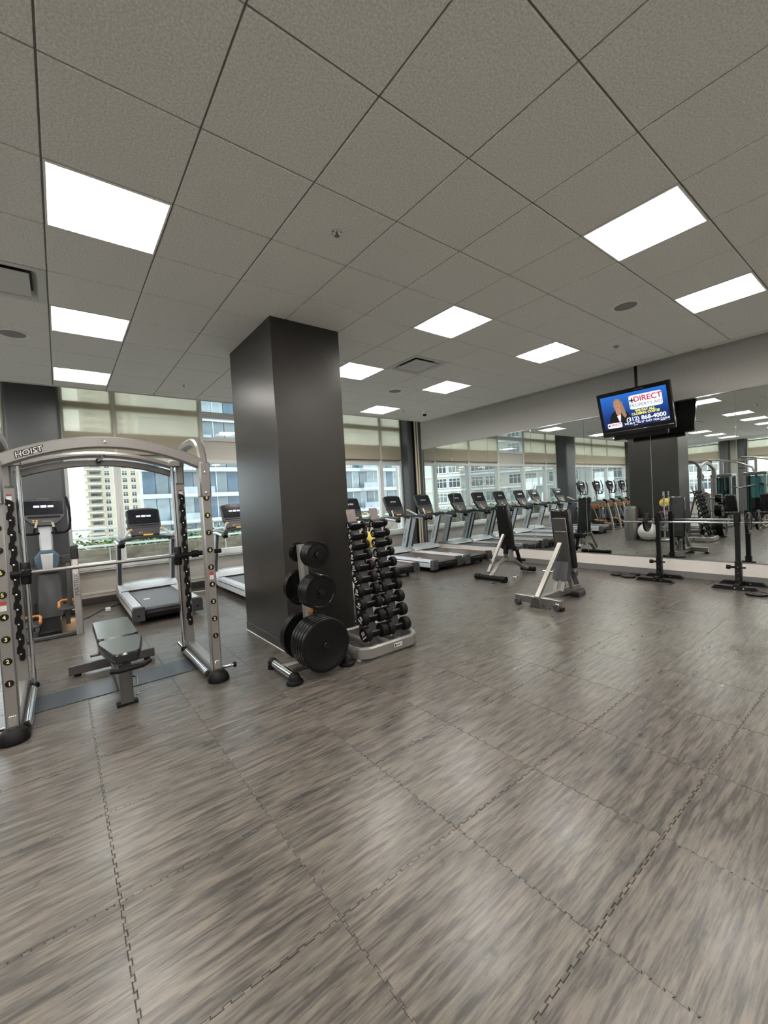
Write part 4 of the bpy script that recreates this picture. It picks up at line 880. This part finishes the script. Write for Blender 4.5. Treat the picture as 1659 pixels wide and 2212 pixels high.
# ------------------------------------------------------------------ things on the mirror side of the pillar (seen in the mirror)
t = thing('waste_bin', 'tall brushed steel cylindrical waste bin beside the pillar', 'bin', (2.70, 4.86, 0))
MB().lathe([(.17, 0), (.172, .01), (.172, .88), (.168, .90)], 32).build('body', 'steel', t); MB().lathe([(.176, .86), (.176, .905), (.165, .915), (.12, .912), (.115, .88)], 32).build('rim', 'chrome', t)
o = MB().lathe([(.24*math.sin(math.pi*k/18)+.0005, -.24*math.cos(math.pi*k/18)) for k in range(19)], 32).build('exercise_ball', 'ball'); o.location = (2.80, 4.42, .24); tag(o, 'large off-white exercise ball on the floor beside the pillar', 'ball')
t = thing('ball_rack', 'upright chrome medicine ball rack standing between dumbbell rack and pillar side', 'ball rack', (2.80, 3.98, 0))
for s in (-1, 1):
    MB().tube([(s*.17, 0, .05), (s*.165, 0, 1.28)], .022, 12, up=(0, 1, 0)).build('post', 'chrome', t)
    MB().tube([(s*.17, -.18, .05), (s*.17, .20, .05)], .028, 12).build('foot_tube', 'chrome', t)
    for y in (-.18, .20): MB().lathe([(.034, 0), (.034, .025)], 12, (s*.17, y, 0)).build('rubber_foot', 'black', t)
for k, z in enumerate((.30, .62, .93)):
    MB().tube([(.13*math.cos(a*math.pi/8), .02+.13*math.sin(a*math.pi/8), z) for a in range(16)], .008, 8, closed=True).build('ball_ring', 'chrome', t)
MB().tube([(-.25, 0, 1.16), (.25, 0, 1.16)], .014, 10).build('cross_bar', 'black', t)
for z, mt, lab in ((.985, 'yellow', 'yellow rubber medicine ball on the top ring of the ball rack'), (.675, 'purple', 'dark purple medicine ball on the middle ring of the ball rack'), (.355, 'greyball', 'grey medicine ball on the bottom ring of the ball rack')):
    o = MB().lathe([(.135*math.sin(math.pi*k/14)+.0005, -.12*math.cos(math.pi*k/14)) for k in range(15)], 28).build('medicine_ball', mt); o.location = (2.80, 4.0, z+.003); tag(o, lab, 'ball')
# ------------------------------------------------------------------ cable station seen only in the mirror
t = thing('cable_station', 'silver multi-station cable machine with teal weight stack shrouds', 'exercise machine', (-2.3, 3.55, 0))
for s in (-1, 1):
    y = s*.42
    for x in (-.28, .28):
        for dy in (-.24, .24): MB().rtube([(x, y+dy, .03), (x, y+dy, 1.62)], .06, .06, up=(1, 0, 0)).build('tower_post', 'steel', t)
    MB().box(-.32, .32, y-.28, y+.28, 1.60, 1.70, .02).build('tower_cap', 'gun', t); MB().box(-.32, .32, y-.28, y+.28, 0, .07, .015).build('tower_base', 'gun', t)
    MB().box(.255, .262, y-.21, y+.21, .10, 1.58, .002).build('shroud_panel', TEAL_M, t); MB().box(-.262, -.255, y-.21, y+.21, .10, 1.58, .002).build('shroud_panel', TEAL_M, t)
    st = MB().box(-.10, .10, y-.12, y+.12, .10, .12, .003).build('weight_stack', 'black', t)
    for k in range(16): MB().box(-.10, .10, y-.12, y+.12, .125+.048*k, .168+.048*k, .004).build('weight_plate', 'blackp', st)
    MB().tube([(0, y-.05, .1), (0, y-.05, 1.58)], .012, 8).build('guide_rod', 'chrome', t); MB().tube([(0, y+.05, .1), (0, y+.05, 1.58)], .012, 8).build('guide_rod', 'chrome', t)
    MB().box(.27, .275, y-.12, y+.12, 1.62, 1.67, .002).build('cap_plate', 'vent', t)
    MB().rtube([(.1, y, 1.68), (.1, y, 2.15)], .06, .06, up=(1, 0, 0)).build('mast', 'steel', t)
    MB().tube([(.1, y+.35, 2.20), (.1, y, 2.15), (.1, y-.45, 2.02), (.1, y-.75, 1.85), (.1, y-.85, 1.55)], .028, 12, up=(1, 0, 0)).build('overhead_arm', 'steel', t)
    MB().lathe([(.06, -.02), (.075, 0), (.06, .02)], 18, (.1, y+.33, 2.10), 'X').build('pulley', 'dkgrey', t)
    MB().tube([(.1, y+.33, 2.04), (.1, y+.33, 1.86)], .005, 6).build('cable', 'black', t); MB().tube([(.1, y+.25, 1.84), (.1, y+.41, 1.84)], .014, 8).build('pull_handle', 'black', t)
    MB().tube([(.1, y-.1, 1.32), (.3, y-.5, 1.22), (.3, y-.85, 1.30)], .024, 12).build('press_arm', 'steel', t)
    MB().obox((.55, y-.3, .75), (.08, .28, .60), Matrix.Rotation(R(20), 3, 'Y'), .025).build('back_pad', 'vinyl', t); MB().box(.60, .95, y-.44, y-.16, .42, .50, .025).build('seat_pad', 'vinyl', t)
    MB().rtube([(.3, y-.3, .10), (.8, y-.3, .42)], .06, .06).build('seat_frame', 'steel', t); MB().rtube([(.3, y-.3, .06), (1.0, y-.3, .06)], .06, .06).build('floor_rail', 'steel', t)
    MB().rtube([(.95, y-.3, .06), (.8, y-.3, .42)], .05, .05, up=(0, 1, 0)).build('seat_post', 'steel', t)
MB().rtube([(.1, -.42, 2.10), (.1, .42, 2.10)], .05, .05).build('top_tie', 'steel', t)
# ------------------------------------------------------------------ person (seen in the mirror, behind the smith machine)
def person(loc, rz):
    J = {}; E = []; 
    def j(n, x, y, z, r): J[n] = (x, y, z, r)
    j('pelvis', 0, 0, .94, .13); j('waist', 0, .01, 1.08, .125); j('chest', 0, .0, 1.27, .145); j('upchest', 0, -.01, 1.38, .12); j('neck', 0, .01, 1.47, .055); j('head0', 0, .03, 1.54, .075); j('head1', 0, .035, 1.63, .092); j('head2', 0, .02, 1.70, .07)
    E += [('pelvis', 'waist'), ('waist', 'chest'), ('chest', 'upchest'), ('upchest', 'neck'), ('neck', 'head0'), ('head0', 'head1'), ('head1', 'head2')]
    j('nose', 0, .125, 1.615, .016); E.append(('head1', 'nose'))
    for s, n in ((-1, 'l'), (1, 'r')):
        j('ear'+n, s*.09, .02, 1.61, .016); E.append(('head1', 'ear'+n))
        j('sh'+n, s*.17, -.01, 1.40, .065); j('el'+n, s*.25, .02, 1.12, .045); j('wr'+n, s*.20, .24, 1.02, .030); j('pa'+n, s*.185, .31, 1.02, .030)
        E += [('upchest', 'sh'+n), ('sh'+n, 'el'+n), ('el'+n, 'wr'+n), ('wr'+n, 'pa'+n)]
        for k in range(4):
            a = 'f%d%s' % (k, n); b = 'g%d%s' % (k, n); L = (.035, .042, .04, .03)[k]
            j(a, s*.185-.024+.016*k, .355, 1.018, .0085); j(b, s*.185-.024+.016*k, .355+L*.7, 1.0-L*.6, .0075); E += [('pa'+n, a), (a, b)]
        j('t'+n, s*.150, .32, 1.035, .0095); j('u'+n, s*.135, .35, 1.03, .0085); E += [('pa'+n, 't'+n), ('t'+n, 'u'+n)]
        j('hp'+n, s*.10, 0, .88, .095); j('kn'+n, s*.11, .02, .49, .06); j('ca'+n, s*.11, -.01, .34, .055); j('an'+n, s*.11, -.02, .09, .038); j('he'+n, s*.11, -.03, .045, .042); j('to'+n, s*.12, .16, .035, .034)
        E += [('pelvis', 'hp'+n), ('hp'+n, 'kn'+n), ('kn'+n, 'ca'+n), ('ca'+n, 'an'+n), ('an'+n, 'he'+n), ('he'+n, 'to'+n)]
    names = list(J); me = bpy.data.meshes.new('body'); me.from_pydata([J[n][:3] for n in names], [(names.index(a), names.index(b)) for a, b in E], [])
    o = bpy.data.objects.new('tmp', me); C.objects.link(o)
    sk = o.modifiers.new('skin', 'SKIN'); sk.use_smooth_shade = True
    for k, n in enumerate(names): d = me.skin_vertices[0].data[k]; d.radius = (J[n][3], J[n][3]); d.use_root = (n == 'pelvis')
    sb = o.modifiers.new('sub', 'SUBSURF'); sb.levels = 2; sb.render_levels = 2
    bpy.context.view_layer.update()
    bm = bpy.data.meshes.new_from_object(o.evaluated_get(bpy.context.evaluated_depsgraph_get())); bpy.data.objects.remove(o)
    bm.materials.clear()
    for mt in ('skin', 'shirt', 'shorts', 'shoe'): bm.materials.append(M[mt])
    for p in bm.polygons:
        c = p.center; p.use_smooth = True
        arm = abs(c.x) > .16
        p.material_index = 3 if c.z < .085 else 2 if .50 < c.z < .98 and abs(c.x) < .22 and c.y < .2 else 1 if (.98 <= c.z < 1.455 and (not arm or c.z > 1.20)) else 0
    t = thing('person', 'person in a light blue t-shirt and dark cap standing with forearms raised', 'person', loc, rz)
    link('body', bm, t)
    MB().lathe([(.098, 1.645), (.100, 1.68), (.088, 1.735), (.05, 1.765), (.005, 1.772)], 20, (0, .025, 0)).build('cap', 'hair', t)
    MB().prism([(-.07, .10), (.07, .10), (.06, .17), (0, .19), (-.06, .17)], 1.655, 1.665).build('cap_brim', 'hair', t)
    for s in (-1, 1): MB().lathe([(.012*math.sin(math.pi*k/8)+.0003, -.008*math.cos(math.pi*k/8)) for k in range(9)], 10, (s*.035, .117, 1.635)).build('eye', 'white', t)
    MB().obox((0, .120, 1.57), (.045, .008, .010), None, .003).build('mouth', 'purple', t)
person((-2.45, 4.66, 0), R(180))
# ------------------------------------------------------------------ outside: terrace, railing, hedge
struct(MB().box(-60, 60, YW+.3, 12.6, -.6, -.15, 0).build('terrace_floor', 'conc'))
t = thing('terrace_wall', 'low tan stone terrace wall outside the windows', 'wall', (0, 10.55, -.15))
pm_ = MB().box(-.594, .594, 0, .12, 0, .92, .006).mesh('stone_panel', STONE_M)
jm = MB().box(-.008, .008, -.012, .02, 0, .93, .001).mesh('joint_strip', 'rail')
for k in range(-10, 10):
    link('stone_panel', pm_, t, (k*1.2+.2, 0, 0)); link('joint_strip', jm, t, (k*1.2+.8, 0, 0))
MB().box(-12, 12, .12, .9, 0, .80, .01).build('planter_box', 'conc', t)
t = thing('terrace_railing', 'white metal terrace railing with horizontal bars outside the windows', 'railing', (0, 10.45, -.15))
for z in (.99, 1.16, 1.34): MB().box(-12, 12, -.02, .02, z-.022, z+.022, .006).build('rail_bar', 'rail', t)
for k in range(-4, 5): MB().box(k*2.9-.02, k*2.9+.02, -.02, .02, 0, 1.34, .004).build('rail_post', 'rail', t)
hb = MB()
for k in range(16000):
    x = random.uniform(-11.8, 11.8); y = 10.7+random.uniform(0, .75); z = .68+random.uniform(0, .30)*random.random()+random.uniform(0, .16); a = random.uniform(0, 6.28); e = random.uniform(-.9, .9); L = random.uniform(.06, .12); w_ = L*.35
    d = V(math.cos(a)*math.cos(e), math.sin(a)*math.cos(e), math.sin(e)); sd = d.cross(V(0, 0, 1)).normalized()*w_; p = V(x, y, z)
    hb.add([p, p+d*L*.5+sd, p+d*L, p+d*L*.5-sd], [(0, 1, 2, 3)])
o = hb.build('hedge', 'leaf', None, smooth=False); o['kind'] = 'stuff'; o['label'] = 'low green leafy hedge in the terrace planter'; o['category'] = 'hedge'
struct(MB().box(-400, 400, 12.6, 700, -14, -13, 0).build('ground', 'conc'))
# ------------------------------------------------------------------ outside: far buildings
def far_window(w, h, mull, mats, nm='window'):
    mb = MB(); mb.slot(0).box(-w/2, w/2, -.05, .10, 0, h, 0); mb.slot(1)
    fw = .12
    mb.box(-w/2-fw, -w/2, -.12, .1, -fw, h+fw, 0); mb.box(w/2, w/2+fw, -.12, .1, -fw, h+fw, 0); mb.box(-w/2, w/2, -.12, .1, h, h+fw, 0); mb.box(-w/2-.1, w/2+.1, -.25, .1, -fw-.1, 0, 0)
    for k in range(1, mull+1): x = -w/2+w*k/(mull+1); mb.box(x-.05, x+.05, -.10, .1, 0, h, 0)
    mb.box(-w/2, w/2, -.10, .1, h*.68-.05, h*.68+.05, 0)
    return mb.mesh(nm, mats, smooth=False)
# cream residential tower with stacked balconies
t = thing('apartment_tower', 'tall cream apartment tower with stacked balconies outside the window', 'building', (9.6, 215, 0))
MB().box(5.5, 44, 0, 30, -13, 74, 0).build('facade', 'cream', t); MB().box(.6, 5.5, .8, 30, -13, 74, 0).build('balcony_bay', 'cream', t)
wm = far_window(1.75, 1.85, 1, ('pane', 'cream2')); bwm = MB().box(1.6, 5.0, .6, .82, 0, 2.1, 0).mesh('balcony_door', 'pane')
bal = MB().slot(0).box(-.3, 5.7, -1.2, .8, -.35, 0, 0).box(-.3, 5.7, -1.2, -1.05, 0, .35, 0).slot(1).box(-.3, 5.7, -1.15, -1.1, .35, .95, 0).mesh('balcony', ('cream', 'pane2'), smooth=False)
for f in range(-4, 20):
    z = f*3.05
    link('balcony', bal, t, (0, 0, z)); link('balcony_door', bwm, t, (0, 0, z+.1))
    for k in range(7): link('window', wm, t, (7.6+k*3.25, 0, z+.6))
# glass tower with white slab edges
t = thing('glass_tower', 'blue grey glass tower with white slab bands outside the window', 'building', (9.2, 66, 0))
MB().box(0, 56, .25, 1.6, -13, 29, 0).build('core', 'gl2', t)
sl = MB().box(-.5, 56, -.45, .4, -.32, .32, 0).mesh('slab_edge', 'slab')
pms = [MB().box(-.78, .78, -.0, .2, .36, 3.44, 0).mesh('glass_panel', g) for g in ('gl1', 'gl2', 'gl3')]
mlm = MB().box(-.05, .05, -.08, .2, .32, 3.48, 0).mesh('mullion', 'slab')
cnt = 0
for f in range(-3, 8):
    z = f*3.8
    link('slab_edge', sl, t, (0, 0, z))
    for k in range(33):
        x = .9+k*1.66; wx, wy = (9.2+x)/66*8.5, 0
        if .1 < wx < 3.75 or 4.9 < wx < 7.4:
            link('glass_panel', random.choice(pms), t, (x, random.choice((0, 0, .06)), z)); cnt += 1
            if k % 3 == 0: link('mullion', mlm, t, (x-.83, 0, z))
for f in range(-3, 7, 1):
    bl = MB().slot(0).box(0, 4.6, -1.6, 0, -.2, .2, 0).slot(1).box(0, 4.6, -1.6, -1.55, .2, 1.2, 0).mesh('balcony', ('slab', 'gl3'), smooth=False)
    link('balcony', bl, t, (3.2 + (f % 2)*1.5, 0, f*3.8)); link('balcony', bl, t, (36.5, 0, f*3.8+.1))
print('glass panels', cnt)
# ivory building seen through the windows in the mirror
t = thing('ivory_building', 'ivory masonry building with rows of framed windows across the street', 'building', (-66, 52, 0), math.atan2(.825, .565))
MB().box(-42, 34, 0, 16, -13, 24, 0).build('facade', 'cream2', t)
wm2 = far_window(2.5, 2.0, 2, ('pane2', 'frame')); wm3 = far_window(2.5, 2.0, 2, ('pane', 'frame')); cor = MB().box(-42, 34, -.35, .1, -.2, .2, 0).mesh('string_course', 'frame')
for f in range(-3, 7):
    z = f*3.4; link('string_course', cor, t, (0, 0, z-.5))
    for k in range(18): link('window', random.choice((wm2, wm2, wm3)), t, (-38+k*4.1+(1.0 if k % 2 else 0), 0, z+.2))
